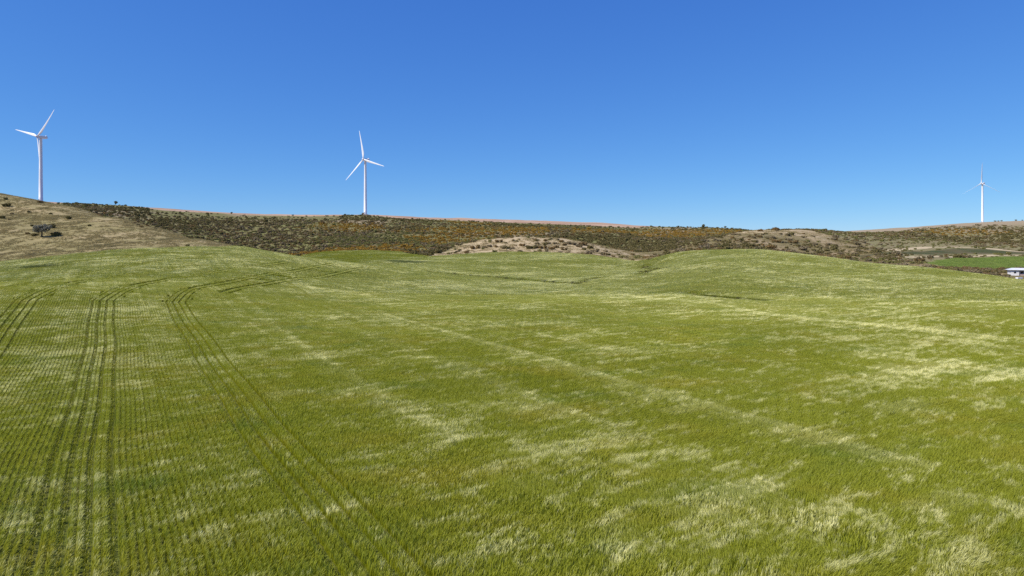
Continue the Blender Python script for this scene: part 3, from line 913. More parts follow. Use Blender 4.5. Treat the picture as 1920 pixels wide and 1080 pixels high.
M = 210000
azr = rng.uniform(R(-44), R(44), M)
rad = np.sqrt(rng.uniform(330 ** 2, 1060 ** 2, M))
x = rad * np.sin(azr); y = rad * np.cos(azr)
cv = cover(x, y)
px = bearing(x, y)
ru = rust_at(x, y)
pat = fbm(x, y, 75, 3, 61) * .5 + fbm(x, y, 22, 2, 63) * .5
up = np.clip((y - 480) / np.maximum(np.interp(px, CP, CY) - 480, 50), 0, 1)       # 0 at the foot, 1 at the brow
den = 1.0 - 0.78 * smooth01(up, .40, .95) + .5 * pat
den = np.where((px < 640) & (px > 280), den - .22 * smooth01(up, .55, .85), den)
den = np.where((px > 640) & (px < 1000), den + .12, den)
den = np.where(px > 1560, np.interp(y, [600, 660, 760, 800, 880, 990], [.2, .55, .65, .35, .08, .03]) + .25 * pat, den)
den = np.maximum(den, ru * (.75 + .3 * pat))
rhd = np.clip(.20 + .85 * pat - .45 * smooth01(y, 545, 610) * (px < 1560), 0, 1) * cv['righthill'] * (y > 400) * (px < 1740)
den = den * cv['scrub'] * (cv['scrub'] > .5) + rhd
strm = (px > 1735) & (px < 2100) & (y > 285) & (y < 388) & (sdf(FIELD, x, y) < -14) & ~((px > 1872) & (y < 350))
den = np.where(strm, 1.6, den) + .10 * cv['knoll'] * (px > 780) * np.clip(pat + .6, 0, 1)
keep = rng.random(M) < np.clip(den, 0, 1.6) * .50
x, y, ru, px, pat, up = x[keep], y[keep], ru[keep], px[keep], pat[keep], up[keep]
n = len(x)
tone = fbm(x, y, 90, 2, 71) + .5 * rng.normal(0, .5, n)
kind = np.where(rng.random(n) < ru * .9, 2, np.where(tone > .20, 1, np.where(tone > -.32, 0, 3)))
kind = np.where((kind == 0) & (up > .75), 1, kind)
kind = np.where((kind == 0) & (rng.random(n) < .55), 4, kind)
kind = np.where((y < 395) & (rng.random(n) < .6), 4, kind)
sz = .76 * rng.gamma(6, 1 / 6, n) * np.where(kind == 1, .95, 1.0) * (1.05 - .2 * up)
z = height(x, y) - .08
rot = np.stack([np.zeros(n), np.zeros(n), rng.uniform(0, 6.28, n)], 1)
o = gn_scatter('hill_scrub', protos, x, y, z, rot, np.stack([sz, sz, sz * rng.uniform(.8, 1.25, n)], 1), kind * 4 + rng.integers(0, 4, n))
tag(o, 'mass of grey, dark green and rust scrub covering the far hillside', 'scrub')
print('scrub', n, 'crop', len(NEARD[0]), len(tx), len(i2))

# dry grass tussocks on the near hillside, the knoll and the right-hand slopes
DRY = mat_leaf('dry_grass', (0.33, 0.27, 0.125), (0.40, 0.32, 0.165), (0.28, 0.24, 0.10), .35)
def tussock(seed):
    r = np.random.default_rng(seed)
    n = 260
    c = r.uniform(-1.9, 1.9, (26, 2))
    p = c[r.integers(0, 26, n)] + r.normal(0, .22, (n, 2))
    return blades(p, r.uniform(.12, .30, n), r.uniform(.05, .1, n), (.35, -.05), seed, 'dry_patch', DRY, levels=(0, .6, 1.0))
dp = [tussock(300 + k) for k in range(5)]
for k, p in enumerate(dp): p.name = 'dry_patch_%02d' % k
M = 60000
azr = rng.uniform(R(-46), R(46), M); rad = np.sqrt(rng.uniform(170 ** 2, 720 ** 2, M))
x = rad * np.sin(azr); y = rad * np.cos(azr)
cv = cover(x, y)
wgt = cv['lefthill'] * .9 + cv['knoll'] * .5 + cv['righthill'] * .45
wgt *= .55 + .45 * smooth01(fbm(x, y, 16, 3, 81), -.5, .5)
keep = rng.random(M) < wgt
x, y = x[keep], y[keep]; n = len(x)
h0, rot = frame_rot(x, y, rng.uniform(0, 6.28, n))
s = rng.uniform(.8, 1.3, n)
o = gn_scatter('dry_grass', dp, x, y, h0, rot, np.stack([s, s, s], 1), rng.integers(0, 5, n))
tag(o, 'tufts of straw-coloured dry grass over the bare slopes', 'dry grass')

# rushes and rank grass along the eroded drains
RUSH = mat_leaf('rushes', (0.085, 0.100, 0.034), (0.12, 0.12, 0.048), (0.15, 0.13, 0.06), .3)
def rush(seed):
    r = np.random.default_rng(seed); n = 120
    return blades(r.normal(0, .35, (n, 2)), r.uniform(.4, 1.0, n), r.uniform(.04, .08, n), (.15, 0), seed, 'rush', RUSH, levels=(0, .6, 1.0), spread=.9)
rp = [rush(400 + k) for k in range(4)]
for k, p in enumerate(rp): p.name = 'rush_%02d' % k
xs, ys = [], []
for P, dens, sd in zip(DITCHES, (3, 4, 5, 4, 2), (1.3, 1.3, 1.6, 1.4, .9)):
    Q = resample(P, 1.0)
    for a in Q:
        for _ in range(dens):
            if rng.random() < .62:
                xs.append(a[0] + rng.normal(0, sd)); ys.append(a[1] + abs(rng.normal(0, sd)) * .8 + .3)
x = np.array(xs); y = np.array(ys); n = len(x)
s = rng.uniform(.4, .9, n)
o = gn_scatter('drain_rushes', rp, x, y, height(x, y) - .05, np.stack([np.zeros(n), np.zeros(n), rng.uniform(0, 6.28, n)], 1), np.stack([s, s, s], 1), rng.integers(0, 4, n))
tag(o, 'dark rushes lining the eroded drains between the fields', 'rushes')

# pasture grass on the bright green field at the right
PAST = mat_leaf('pasture_grass', (0.19, 0.285, 0.055), (0.24, 0.31, 0.075), (0.28, 0.31, 0.10), .35)
def sward(seed):
    r = np.random.default_rng(seed); n = 420
    return blades(r.uniform(-2, 2, (n, 2)), r.uniform(.12, .34, n), r.uniform(.05, .1, n), (.2, 0), seed, 'sward', PAST, levels=(0, .6, 1.0))
sp = [sward(500 + k) for k in range(3)]
for k, p in enumerate(sp): p.name = 'sward_%02d' % k
a, b = np.meshgrid(np.arange(150, 420, 3.2), np.arange(340, 490, 3.2))
x = a.ravel() + rng.uniform(-1, 1, a.size); y = b.ravel() + rng.uniform(-1, 1, a.size)
ok = cover(x, y)['pasture'] > .5
x, y = x[ok], y[ok]; n = len(x)
h0, rot = frame_rot(x, y, rng.uniform(0, 6.28, n))
o = gn_scatter('pasture_grass', sp, x, y, h0, rot, np.ones((n, 3)), rng.integers(0, 3, n))
tag(o, 'short bright green pasture grass beyond the white farmhouse', 'grass')

# ------------------------------------------------------------------ wind turbines
WHITE = mat_plain('turbine_white', (0.72, 0.735, 0.76), 0.38, 0.05, 0.12, spec=.45)
DGREY = mat_plain('dark_grey_metal', (0.09, 0.095, 0.10), 0.5)
CONC = mat_plain('concrete', (0.40, 0.38, 0.34), 0.9, .2, 1.0)

def lathe(profile, seg=32, axis='Z', y0=0.0):
    verts, faces = [], []
    for (r0, h) in profile:
        for k in range(seg):
            t = 2 * math.pi * k / seg
            verts.append((r0 * math.cos(t), r0 * math.sin(t), h) if axis == 'Z' else (r0 * math.cos(t), h, r0 * math.sin(t)))
    for i in range(len(profile) - 1):
        for k in range(seg):
            a = i * seg + k; b = i * seg + (k + 1) % seg
            faces.append((a, b, b + seg, a + seg) if axis == 'Z' else (b, a, a + seg, b + seg))
    faces.append(tuple(range(seg - 1, -1, -1)) if axis == 'Z' else tuple(range(seg)))
    top = (len(profile) - 1) * seg
    faces.append(tuple(top + k for k in range(seg)) if axis == 'Z' else tuple(top + k for k in range(seg - 1, -1, -1)))
    return verts, faces

def box(cx, cy, cz, sx, sy, sz, b=0.0):
    v = []
    for (x_, y_, z_) in ((-1, -1, -1), (1, -1, -1), (1, 1, -1), (-1, 1, -1), (-1, -1, 1), (1, -1, 1), (1, 1, 1), (-1, 1, 1)):
        v.append((cx + x_ * sx / 2, cy + y_ * sy / 2, cz + z_ * sz / 2))
    f = [(0, 3, 2, 1), (4, 5, 6, 7), (0, 1, 5, 4), (1, 2, 6, 5), (2, 3, 7, 6), (3, 0, 4, 7)]
    return v, f

def merge(*parts):
    V_, F_ = [], []
    for v, f in parts:
        o_ = len(V_); V_ += list(v); F_ += [tuple(i + o_ for i in q) for q in f]
    return V_, F_

HUB = 80.0
tower_me = mesh_from('tower', *lathe([(2.45, 0), (2.42, .4), (2.30, 6), (2.28, 6.02), (2.06, 28), (2.05, 28.05), (1.82, 53), (1.81, 53.05), (1.58, 77.6), (1.62, 77.7), (1.62, 78.1)], 40), [WHITE], smooth=True)
flange_mes = [mesh_from('flange', *lathe([(r0, h), (r0 + .02, h + .03), (r0 + .02, h + .16), (r0, h + .19)], 40), [WHITE], smooth=True) for r0, h in ((2.07, 27.9), (1.835, 52.9))]
door_me = mesh_from('door', *box(0, -2.40, 1.9, 1.0, .12, 2.2), [DGREY])
base_me = mesh_from('foundation', *lathe([(4.2, -.6), (4.2, .18), (4.0, .25), (2.55, .28)], 40), [CONC])
def nacelle_mesh():
    secs = [(-2.6, 1.35, 1.35, 0.0), (-2.2, 1.62, 1.6, 0.0), (0.0, 1.75, 1.78, .05), (4.5, 1.72, 1.72, .10), (7.2, 1.55, 1.42, .28), (7.7, 1.25, 1.10, .36)]
    m = 20
    v, f = [], []
    for (yy, hw, hh, zc) in secs:
        for k in range(m):
            t = 2 * math.pi * k / m
            c_, s_ = math.cos(t), math.sin(t)
            e = 0.45
            v.append((hw * math.copysign(abs(c_) ** e, c_), yy, zc + hh * math.copysign(abs(s_) ** e, s_)))
    for i in range(len(secs) - 1):
        for k in range(m):
            a = i * m + k; b = i * m + (k + 1) % m
            f.append((b, a, a + m, b + m))
    f.append(tuple(range(m))); t0 = (len(secs) - 1) * m
    f.append(tuple(t0 + k for k in range(m - 1, -1, -1)))
    return v, f
nac_me = mesh_from('nacelle', *nacelle_mesh(), [WHITE], smooth=True)
cool_me = mesh_from('cooler', *merge(box(0, 6.3, 2.2, 2.6, .5, .9), box(-1.1, 5.9, 1.9, .12, .9, .5), box(1.1, 5.9, 1.9, .12, .9, .5)), [WHITE])
mast_me = mesh_from('wind_sensor', *merge(box(.5, 5.1, 2.35, .07, .07, 1.3), box(.5, 5.1, 3.0, .6, .07, .07)), [DGREY])
spin_me = mesh_from('rotor_hub', *lathe([(1.45, -2.75), (1.62, -3.3), (1.62, -4.6), (1.40, -5.5), (.95, -6.15), (.35, -6.45), (.05, -6.5)], 28, 'Y'), [WHITE], smooth=True)
def blade_mesh(L=44.0):
    st = [(0.9, 1.9, 1.9, 0), (2.6, 1.9, 1.8, 4), (5.5, 2.75, 1.25, 13), (8.5, 3.35, .85, 12), (13, 2.95, .62, 9), (20, 2.35, .44, 6), (28, 1.75, .30, 3.5), (36, 1.22, .19, 1.5), (41.5, .85, .12, .5), (43.4, .5, .08, 0), (L, .12, .03, 0)]
    m = 18; v, f = [], []
    for (rr_, ch, th_, tw) in st:
        foil = min(1, max(0, (rr_ - 2.0) / 5.0))
        tw = math.radians(tw + 4)
        for k in range(m):
            t = 2 * math.pi * k / m
            cx_ = math.cos(t); sy_ = math.sin(t)
            xx = ch * (.5 * cx_ + foil * .18)
            yy = .5 * th_ * sy_ * (1 - foil * .62 * max(0, (cx_ + .2) / 1.2))
            X_ = xx * math.cos(tw) - yy * math.sin(tw); Y_ = xx * math.sin(tw) + yy * math.cos(tw)
            pre = -1.4 * (rr_ / L) ** 2
            v.append((X_, Y_ + pre, rr_))
    for i in range(len(st) - 1):
        for k in range(m):
            a = i * m + k; b = i * m + (k + 1) % m
            f.append((a, b, b + m, a + m))
    f.append(tuple(range(m - 1, -1, -1))); t0 = (len(st) - 1) * m
    f.append(tuple(t0 + k for k in range(m)))
    return v, f
blade_me = mesh_from('blade', *blade_mesh(), [WHITE], smooth=True)

def turbine(px, Y, base_z, hub_z, yaw, theta, label, pitch=0):
    X = survey(px, Y)
    az = math.atan2(X, Y)
    t = bpy.data.objects.new('wind_turbine', None); col.objects.link(t)
    t.location = (X, Y, base_z)
    t.rotation_euler = (0, 0, -az - R(yaw))
    tag(t, label, 'wind turbine', 'wind turbines on the ridge')
    k = (hub_z - base_z) / HUB
    link('foundation', base_me, t)
    tw = link('tower', tower_me, t); tw.scale = (1, 1, (hub_z - base_z - 1.6) / 78.1)
    link('door', door_me, tw); [link('flange', f_, tw) for f_ in flange_mes]
    nc = link('nacelle', nac_me, t); nc.location = (0, 0, hub_z - base_z)
    link('cooler', cool_me, nc); link('wind_sensor', mast_me, nc)
    hb = link('rotor_hub', spin_me, t); hb.location = (0, 0, hub_z - base_z); hb.rotation_euler = (R(-4), 0, 0)
    for j in range(3):
        b = link('blade', blade_me, hb)
        b.location = (0, -4.0, 0)
        b.rotation_mode = 'ZYX'                    # pitch about the blade's own axis first, then round the hub
        b.rotation_euler = (0, R(theta + 120 * j), R(pitch))
    return t
def zrow(py, Y): return CAM_H + Y * sight(960, py)[1]
def turb(px, Y, hubrow, yaw, theta, label, pitch=0):
    X = survey(px, Y)
    g0 = float(height(np.array([X]), np.array([Y]))[0])
    return turbine(px, Y, g0, zrow(hubrow, Y), yaw, theta, label, pitch)
turb(76.5, 851, 257, 58, 44.5, 'largest white wind turbine, above the dry hill with one blade hanging down its tower')
turb(685, 1002, 299.5, 43, -13, 'white wind turbine standing on the brow of the scrub hill in the middle')
turb(1842, 1440, 344, 26, -1, 'smallest and farthest white wind turbine, above the hill on the right', 62)
# transformer beside the middle turbine
tx_, ty_ = survey(680.3, 996), 996.0
tz_ = float(height(np.array([tx_]), np.array([ty_]))[0])
o = link('transformer_box', mesh_from('transformer_box', *merge(box(0, 0, 1.15, 2.6, 2.2, 2.3), box(0, 0, 2.37, 2.9, 2.5, .16), box(0, 0, -.1, 3.0, 2.6, .3), box(-.6, -1.13, 1.1, .9, .06, 1.7), box(.6, -1.13, 1.1, .9, .06, 1.7)), [mat_plain('brown_box', (.16, .12, .085), .7)]))
o.location = (tx_, ty_, tz_); tag(o, 'small brown transformer box at the foot of the middle turbine', 'transformer')

# ------------------------------------------------------------------ bushes that stand by themselves
def ground_at(px, py=None, Y=None):
    if Y is None: x_, y_ = hit(px, py)
    else: x_, y_ = survey(px, Y), Y
    return x_, y_, float(height(np.array([x_]), np.array([y_]))[0])
big = {'dark': [leafy(600 + k, 420, 1.0, (1, 1, .8), DARK, 'shrub', leaf=.10) for k in range(3)],
       'grey': [leafy(620 + k, 420, 1.0, (1, 1, .75), GREY, 'shrub', leaf=.10) for k in range(3)],
       'rust': [leafy(640 + k, 420, 1.0, (1, 1, .7), BROWN, 'shrub', leaf=.10) for k in range(2)]}
small = {'dark': [leafy(660 + k, 130, 1.0, (1, 1, .75), DARK, 'shrub', leaf=.15) for k in range(3)],
         'grey': [leafy(680 + k, 130, 1.0, (1, 1, .7), GREY, 'shrub', leaf=.15) for k in range(3)],
         'rust': [leafy(690 + k, 130, 1.0, (1, 1, .7), BROWN, 'shrub', leaf=.15) for k in range(2)]}
def bush(x_, y_, z_, wid, kind, label, group, lib=big, tall=1.0):
    me = random.choice(lib[kind])
    o = link('shrub', me)
    s_ = wid / 1.55
    o.location = (x_, y_, z_ - .04); o.scale = (s_, s_, s_ * tall); o.rotation_euler = (0, 0, random.uniform(0, 6.28))
    tag(o, label, 'shrub', group)
    return o
LEFT = [((10, 374), 9, 'dark', 'dark bush near the top of the dry hill at the left edge, highest of them'),
        ((10, 387), 13, 'dark', 'wide dark bush at the left edge, second from the top of the dry hill'),
        ((21, 402), 7, 'grey', 'small grey bush on the dry hill, up and left of the lone tree'),
        ((5, 410), 12, 'dark', 'wide dark bush cut by the left edge, level with the lone tree top'),
        ((54, 399), 8, 'dark', 'dark bush straight above the lone tree on the dry hill'),
        ((96, 402), 7, 'dark', 'dark bush on the open slope up and right of the lone tree'),
        ((130, 411), 12, 'dark', 'largest dark bush on the open slope right of the lone tree'),
        ((169, 424), 8, 'dark', 'flat dark bush farthest right on the open middle slope of the dry hill'),
        ((76, 380), 9, 'rust', 'brown bush on the crest just below the largest turbine tower'),
        ((18, 412.6), 5, 'grey', 'tiny grey bush next to the wide one at the left edge'),
        ((49, 438), 8, 'rust', 'small brown bush, the farther left of two beside the lone tree trunk'),
        ((64, 442), 11, 'dark', 'dark bush close to the left of the lone tree trunk'),
        ((60, 424), 7, 'dark', 'dark bush touching the left side of the lone tree crown'),
        ((252, 420), 8, 'rust', 'brown bush, leftmost of the row on the lower crest of the dry hill'),
        ((260, 423), 7, 'grey', 'grey bush, second of the row on the lower crest of the dry hill'),
        ((268, 426), 7, 'rust', 'brown bush, third of the row on the lower crest of the dry hill'),
        ((276, 425), 7, 'rust', 'brown bush, fourth of the row on the lower crest of the dry hill'),
        ((291, 429), 5, 'grey', 'small grey bush ending the row on the lower crest of the dry hill'),
        ((236, 418), 5, 'grey', 'small grey bush just left of the row on the lower crest')]
for (p, w_, k_, lb) in LEFT:
    x_, y_, z_ = ground_at(*p)
    bush(x_, y_, z_, w_ * y_ / FPX * 1.05, k_, lb, 'bushes on the left hillside')
x_, y_, z_ = ground_at(105, 442); bush(x_, y_, z_, 19 * y_ / FPX, 'dark', 'broad dark bush on the right side of the lone hillside tree', None, tall=.95)
x_, y_, z_ = ground_at(97, 427); bush(x_, y_, z_, 20 * y_ / FPX, 'dark', 'dark bush just behind the crown of the lone hillside tree', None, tall=.9)
x_, y_, z_ = ground_at(352, Y=212); bush(x_, y_, z_, 9 * y_ / FPX, 'dark', 'dark round bush alone on the upper left field edge', None, tall=1.1)
x_, y_, z_ = ground_at(331, Y=211); bush(x_, y_, z_, 6 * y_ / FPX, 'rust', 'low rusty bush on the upper left field edge', None, tall=.7)

COLN = {'dark': 'dark green', 'grey': 'grey-green', 'rust': 'brown'}
KNOLL = [(360, 385, 14), (300, 420, 8), (430, 380, 9), (475, 370, 10), (540, 335, 11), (575, 385, 14), (605, 388, 10), (640, 390, 8), (650, 325, 7), (595, 345, 6), (700, 410, 8), (715, 365, 10), (765, 387, 14), (800, 386, 13), (835, 382, 13), (870, 386, 12),
         (905, 350, 10), (830, 352, 9), (890, 330, 9), (960, 352, 9), (940, 392, 12), (975, 380, 11), (1010, 337, 9), (1030, 397, 9), (1060, 352, 12), (1100, 357, 12), (1140, 372, 12), (1180, 397, 9), (1215, 427, 13), (1240, 412, 8), (1320, 432, 12), (1365, 437, 9), (1400, 447, 7),
         (1460, 457, 6), (815, 412, 6), (900, 410, 6), (1060, 417, 6), (1220, 382, 11), (1280, 402, 8), (820, 330, 7), (935, 318, 6), (985, 322, 7), (250, 400, 7), (520, 372, 7), (1440, 432, 7), (1500, 452, 7), (1340, 410, 8)]
for (a_, b_, w_) in KNOLL:
    p = (800 + a_ / 4, 370 + b_ / 4)
    x_, y_ = hit(*p)
    if not (385 < y_ < 540): x_, y_ = survey(p[0], 440), 440
    z_ = float(height(np.array([x_]), np.array([y_]))[0])
    k_ = random.choice(['dark', 'grey', 'grey', 'rust'])
    where = 'left flank' if p[0] < 930 else ('crown' if p[1] < 456 else ('foot' if p[0] < 1070 else 'right flank'))
    bush(x_, y_, z_, w_ * 1.25 * y_ / FPX * .85, k_, 'low %s bush on the %s of the pale dry knoll' % (COLN[k_], where), 'bushes on the dry knoll', small)
x_, y_, z_ = ground_at(1075, Y=545); bush(x_, y_, z_, 5.5, 'dark', 'large dark bush rising behind the right shoulder of the dry knoll', None, tall=1.25)

# bushes of the right-hand hill
cnt = 0
while cnt < 105:
    px_ = random.uniform(1215, 1735); Y_ = random.uniform(430, 690)
    xa, ya = np.array([survey(px_, Y_)]), np.array([Y_])
    cvv = cover(xa, ya)
    if cvv['righthill'][0] < .6 or track is None: continue
    if fbm(xa, ya, 45, 2, 91)[0] + random.uniform(-.35, .35) < -.12: continue
    z_ = float(height(xa, ya)[0])
    k_ = random.choice(['grey', 'grey', 'dark', 'rust'])
    where = 'lower slope' if Y_ < 520 else ('middle slope' if Y_ < 600 else 'upper slope')
    side = 'left part' if px_ < 1380 else ('middle' if px_ < 1540 else 'right part')
    bush(xa[0], Y_, z_, random.gammavariate(7, 1 / 7) * 3.9, k_, '%s bush on the %s, %s, of the hill behind the right field' % (COLN[k_], where, side), 'bushes on the right-hand hill', small)
    cnt += 1
# hedge-like line along the far edge of the right field
for k in range(84):
    t = k / 83
    px_ = 1238 + t * 650 + random.uniform(-4, 4)
    e = np.interp(px_, [1217, 1240, 1264, 1349, 1413, 1455, 1519, 1600, 1626, 1733, 1839, 1920], [330, 340, 333, 326, 324, 319, 308, 295, 288, 269, 248, 236])
    Y_ = e + (random.uniform(.5, 7) if k % 3 else random.uniform(6, 26 if px_ < 1700 else 50))
    x_, y_, z_ = ground_at(px_, Y=Y_)
    hgt_t = random.uniform(.8, 1.2)
    bush(x_, y_, z_, random.uniform(2.2, 4.2) * (1.0 if px_ < 1520 else .9), (k_ := random.choice(['dark', 'grey', 'grey', 'rust'])), '%s bush in the line along the %s far edge of the right field' % (COLN[k_], 'curving left' if px_ < 1400 else ('descending middle' if px_ < 1640 else 'lower right')), 'bushes along the right field edge', small, hgt_t)
x_, y_, z_ = ground_at(1754, Y=278); bush(x_, y_, z_, 21 * y_ / FPX, 'dark', 'big dark rounded bush on the far edge of the right field', None, tall=1.2)
x_, y_, z_ = ground_at(1793, Y=462); bush(x_, y_, z_, 5.5, 'dark', 'dark bush at the upper edge of the bright green pasture', None)
x_, y_, z_ = ground_at(1818, Y=470); bush(x_, y_, z_, 3.4, 'grey', 'small grey bush at the upper edge of the bright green pasture', None)
# dark brush along the stream bed left of the house
for k in range(56):
    px_ = random.uniform(1748, 1898); Y_ = random.uniform(300, 384)
    if px_ > 1868 and Y_ < 345: Y_ += 40
    x_, y_, z_ = ground_at(px_, Y=Y_)
    bush(x_, y_, z_, random.uniform(2.0, 4.4), (k_ := random.choice(['dark', 'rust', 'grey', 'grey'])), '%s bush in the stream bed %s the white farmhouse' % (COLN[k_], 'close to' if px_ > 1840 else 'well left of'), 'bushes along the stream bed', small, random.uniform(.55, .9))

# ------------------------------------------------------------------ trees
BARK = mat_plain('bark', (0.075, 0.06, 0.045), .95, .35, 6)
def limb(p0, p1, r0, r1, m=6):
    a = Vector(p0); b = Vector(p1); d = (b - a).normalized()
    u = d.orthogonal().normalized(); w = d.cross(u)
    v = [tuple(a + (u * math.cos(2 * math.pi * k / m) + w * math.sin(2 * math.pi * k / m)) * r0) for k in range(m)]
    v += [tuple(b + (u * math.cos(2 * math.pi * k / m) + w * math.sin(2 * math.pi * k / m)) * r1) for k in range(m)]
    return v, [(k, (k + 1) % m, m + (k + 1) % m, m + k) for k in range(m)] + [tuple(range(m - 1, -1, -1)), tuple(range(m, 2 * m))]
def crown_mesh(seed, lobes, n, leaf, mat, name='crown'):
    r = np.random.default_rng(seed)
    lobes = np.array(lobes)
    w = r.choice(len(lobes), n, p=lobes[:, 3] ** 2 / (lobes[:, 3] ** 2).sum())
    d = r.normal(0, 1, (n, 3)); d /= np.linalg.norm(d, axis=1)[:, None]
    rad_ = lobes[w, 3] * r.uniform(.45, 1.05, n) ** .6
    # leaves gather in clumps, with gaps between
    p = lobes[w, :3] + d * rad_[:, None] * np.array([1, 1, .72])
    cl = r.uniform(p.min(0), p.max(0), (n // 22, 3))
    near = np.argmin(((p[:, None] - cl[None]) ** 2).sum(-1), 1)
    p = p * .75 + cl[near] * .25
    nn = d + r.normal(0, .6, (n, 3)); nn /= np.linalg.norm(nn, axis=1)[:, None]
    a = np.cross(nn, r.normal(0, 1, (n, 3))); a /= np.linalg.norm(a, axis=1)[:, None]
    b = np.cross(nn, a); s = leaf * r.uniform(.6, 1.3, n)[:, None]
    q = np.stack([p - a * s, p + b * s * .6, p + a * s, p - b * s * .6], 1)
    return fast_mesh(name, q.reshape(-1, 3), np.arange(n * 4), np.arange(n) * 4, None, [mat], {'rnd': np.repeat(r.uniform(0, 1, n), 4)}, False)
x_, y_, z_ = ground_at(78, 444.5)
u_ = y_ / FPX                                           # metres per photo pixel out there
t = bpy.data.objects.new('lone_tree', None); col.objects.link(t); t.location = (x_, y_, z_)
tag(t, 'lone grey-green tree with a spreading crown on the dry hillside', 'tree')
TREE = mat_leaf('tree_leaves', (0.24, 0.23, 0.165), (0.26, 0.245, 0.18), (0.33, 0.31, 0.24), .35)
H = 27 * u_
fork = (.03 * H, 0, .34 * H)
link('trunk', mesh_from('trunk', *merge(limb((0, 0, -.2), fork, .05 * H, .036 * H, 8), limb(fork, (-.38 * H, .1 * H, .68 * H), .03 * H, .012 * H), limb(fork, (.1 * H, -.1 * H, .80 * H), .03 * H, .012 * H),
     limb(fork, (.42 * H, .05 * H, .70 * H), .028 * H, .011 * H), limb((-.2 * H, .05 * H, .53 * H), (-.1 * H, -.3 * H, .72 * H), .015 * H, .007 * H), limb((.25 * H, .03 * H, .55 * H), (.2 * H, .3 * H, .78 * H), .015 * H, .007 * H)), [BARK], smooth=True), t)
link('crown', crown_mesh(77, [(-.40 * H, .05 * H, .50 * H, .23 * H), (-.20 * H, -.15 * H, .66 * H, .27 * H), (.08 * H, .1 * H, .72 * H, .28 * H), (.34 * H, 0, .62 * H, .26 * H), (.55 * H, .05 * H, .74 * H, .17 * H), (-.1 * H, .25 * H, .60 * H, .24 * H), (.25 * H, -.2 * H, .48 * H, .2 * H), (-.22 * H, -.05 * H, .42 * H, .17 * H)], 3200, .042 * H, TREE), t)

def skyline_tree(px, Y, hpx, wpx, label, group):
    x_, y_, z_ = ground_at(px, Y=Y)
    u_ = Y / FPX; H_ = hpx * u_; W_ = wpx * u_ / 2
    t = bpy.data.objects.new('ridge_tree', None); col.objects.link(t); t.location = (x_, y_, z_)
    tag(t, label, 'tree', group)
    link('trunk', mesh_from('trunk', *merge(limb((0, 0, -.3), (0, 0, H_ * .55), .09 * H_ * .6, .03 * H_), limb((0, 0, H_ * .4), (W_ * .5, 0, H_ * .7), .03 * H_, .012 * H_)), [BARK]), t)
    link('crown', crown_mesh(int(px), [(0, 0, .62 * H_, .34 * H_), (-.45 * W_, 0, .5 * H_, .5 * W_), (.45 * W_, .2 * W_, .52 * H_, .5 * W_), (0, 0, .35 * H_, .6 * W_)], 260, .10 * H_, DARK), t)
skyline_tree(217, 836, 9, 5, 'narrow dark tree on the skyline right of the largest turbine', None)
skyline_tree(434, 856, 5, 5, 'small dark tree on the skyline between the two left turbines', None)
skyline_tree(549, 862, 4, 5, 'tiny dark tree on the skyline left of the middle turbine', None)
skyline_tree(1319, 930, 9, 6, 'tallest dark tree on the low skyline right of centre', None)
skyline_tree(1271, 925, 6, 8, 'wide dark tree on the skyline left of the tallest one', None)
skyline_tree(1360, 960, 5, 6, 'small dark tree on the skyline right of the tallest one', None)
for px_ in (1244, 1290, 1304, 1335, 1345, 1390, 1420):
    skyline_tree(px_, 930 + random.uniform(-8, 20), random.uniform(2.5, 4), random.uniform(4, 7), 'low tree among others along the skyline right of centre', 'low trees on the right-centre skyline')
for px_ in (1866, 1872, 1878, 1905, 1917):
    skyline_tree(px_, 985, random.uniform(2.5, 3.5), random.uniform(4, 7), 'low tree on the crest right of the farthest turbine', 'low trees on the right crest')

# ------------------------------------------------------------------ farmhouse at the right edge
x_, y_, z_ = ground_at(1911, Y=330)
house = bpy.data.objects.new('farmhouse', None); col.objects.link(house)
house.location = (x_, y_, z_ + .35); house.rotation_euler = (0, 0, R(-22)); house.scale = (.88, .88, .88)
tag(house, 'white single-storey farmhouse with a pale metal roof at the right edge', 'house')
WALL = mat_plain('whitewash', (0.72, 0.71, 0.72), .85, .12, 1.2)
ROOF = mat_plain('pale_roof_sheet', (0.66, 0.67, 0.69), .45, .10, .6)
DARKW = mat_plain('dark_opening', (0.02, 0.022, 0.026), .25)
PINK = mat_plain('pinkish_parapet', (0.34, 0.25, 0.23), .9, .2, 2)
WOOD = mat_plain('painted_post', (0.6, 0.6, 0.6), .7)
def hpart(name, vf, mat, parent=house): return link(name, mesh_from(name, *vf, [mat]), parent)
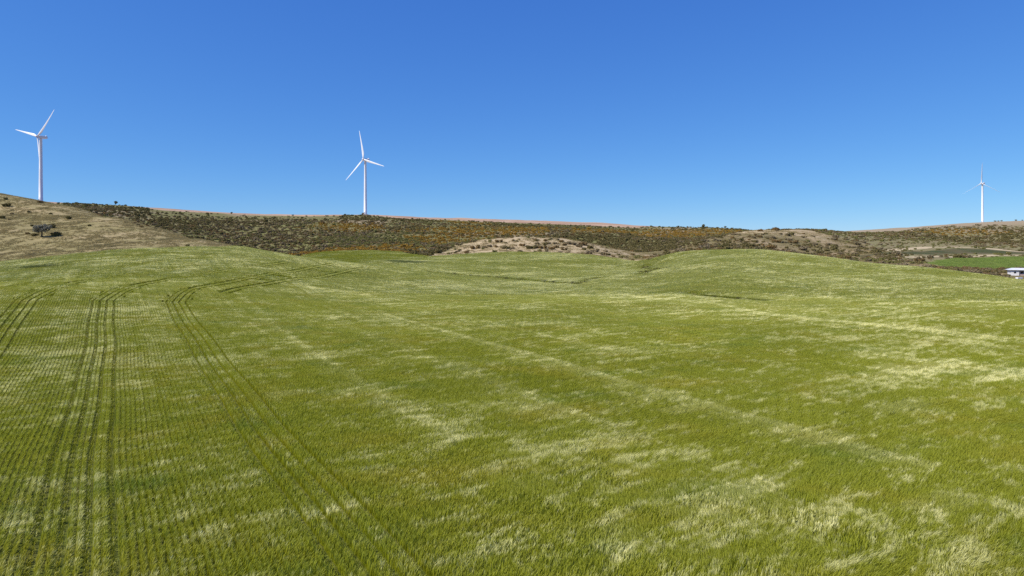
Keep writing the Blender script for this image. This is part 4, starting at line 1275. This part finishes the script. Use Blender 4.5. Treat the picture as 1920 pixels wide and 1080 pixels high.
# main block x -4.6..4.6, y -3..3 ; porch along the right of the front
hpart('wall', merge(box(-2.7, 0, 1.1, 3.8, 6.0, 3.0), box(2.4, 1.2, 1.1, 6.4, 3.6, 3.0)), WALL)
roof = hpart('roof', ([(-5.6, -3.8, 2.66), (6.4, -3.8, 2.66), (6.4, 3.8, 2.66), (-5.6, 3.8, 2.66), (-3.4, 0, 3.75), (4.2, 0, 3.75),
                       (-5.6, -3.8, 2.78), (6.4, -3.8, 2.78), (6.4, 3.8, 2.78), (-5.6, 3.8, 2.78)],
                      [(3, 2, 1, 0), (0, 1, 7, 6), (1, 2, 8, 7), (2, 3, 9, 8), (3, 0, 6, 9), (6, 7, 5, 4), (7, 8, 5), (8, 9, 4, 5), (9, 6, 4)]), ROOF)
for k in range(11):
    xx = -4.6 + k
    hi = min(1.0, (xx + 5.6) / 2.2, (6.4 - xx) / 2.2)
    v0 = Vector((xx, -3.8, 2.80)); v1 = Vector((xx, -3.8 + 3.8 * hi, 2.80 + .97 * hi))
    link('rib', mesh_from('rib', *limb(v0, v1, .03, .03, 4), [ROOF]), roof)
for (cx_, w_) in ((1.0, 1.1), (3.9, 1.3)):
    wd = hpart('window', box(cx_, -.64, 1.35, w_, .10, 1.1), DARKW)
    link('sill', mesh_from('sill', *box(cx_, -.72, .74, w_ + .2, .22, .08), [WALL]), wd)
hpart('door', box(2.45, -.64, .85, .95, .10, 2.05), DARKW)
hpart('window', box(-2.7, -3.04, 1.4, 1.0, .12, .9), DARKW)
hpart('porch_wall', box(2.6, -2.85, -.05, 6.0, .25, 1.0), PINK)
hpart('porch_floor', box(2.5, -1.7, -.55, 6.2, 2.6, .35), CONC)
for px_ in (1.6, 3.6, 5.4): hpart('post', box(px_, -2.85, 1.55, .16, .16, 2.3), WOOD)
hpart('step', box(1.2, -3.5, -.65, 3.0, 1.0, .4), WALL)
x2, y2, z2 = ground_at(1911, Y=306)
o = link('water_trough', mesh_from('water_trough', *merge(box(0, -.55, .35, 2.6, .14, .7), box(0, .55, .35, 2.6, .14, .7), box(-1.24, 0, .35, .12, .96, .7), box(1.24, 0, .35, .12, .96, .7), box(0, 0, .08, 2.36, .96, .15)), [WALL]))
o.location = (x2, y2, z2 + .25); o.rotation_euler = (0, 0, R(12)); tag(o, 'low white concrete trough in front of the farmhouse', 'trough')
for (px_, Y_, hp, wp, lb) in ((1917, 345, 14, 12, 'dark tree rising behind the roof of the white farmhouse'), (1936, 322, 20, 22, 'dark leafy tree shading the right end of the farmhouse')):
    skyline_tree(px_, Y_, hp, wp, lb, None)
x_, y_, z_ = ground_at(1884, Y=318); bush(x_, y_, z_, 3.2, 'dark', 'dark bush against the left end of the farmhouse', None)
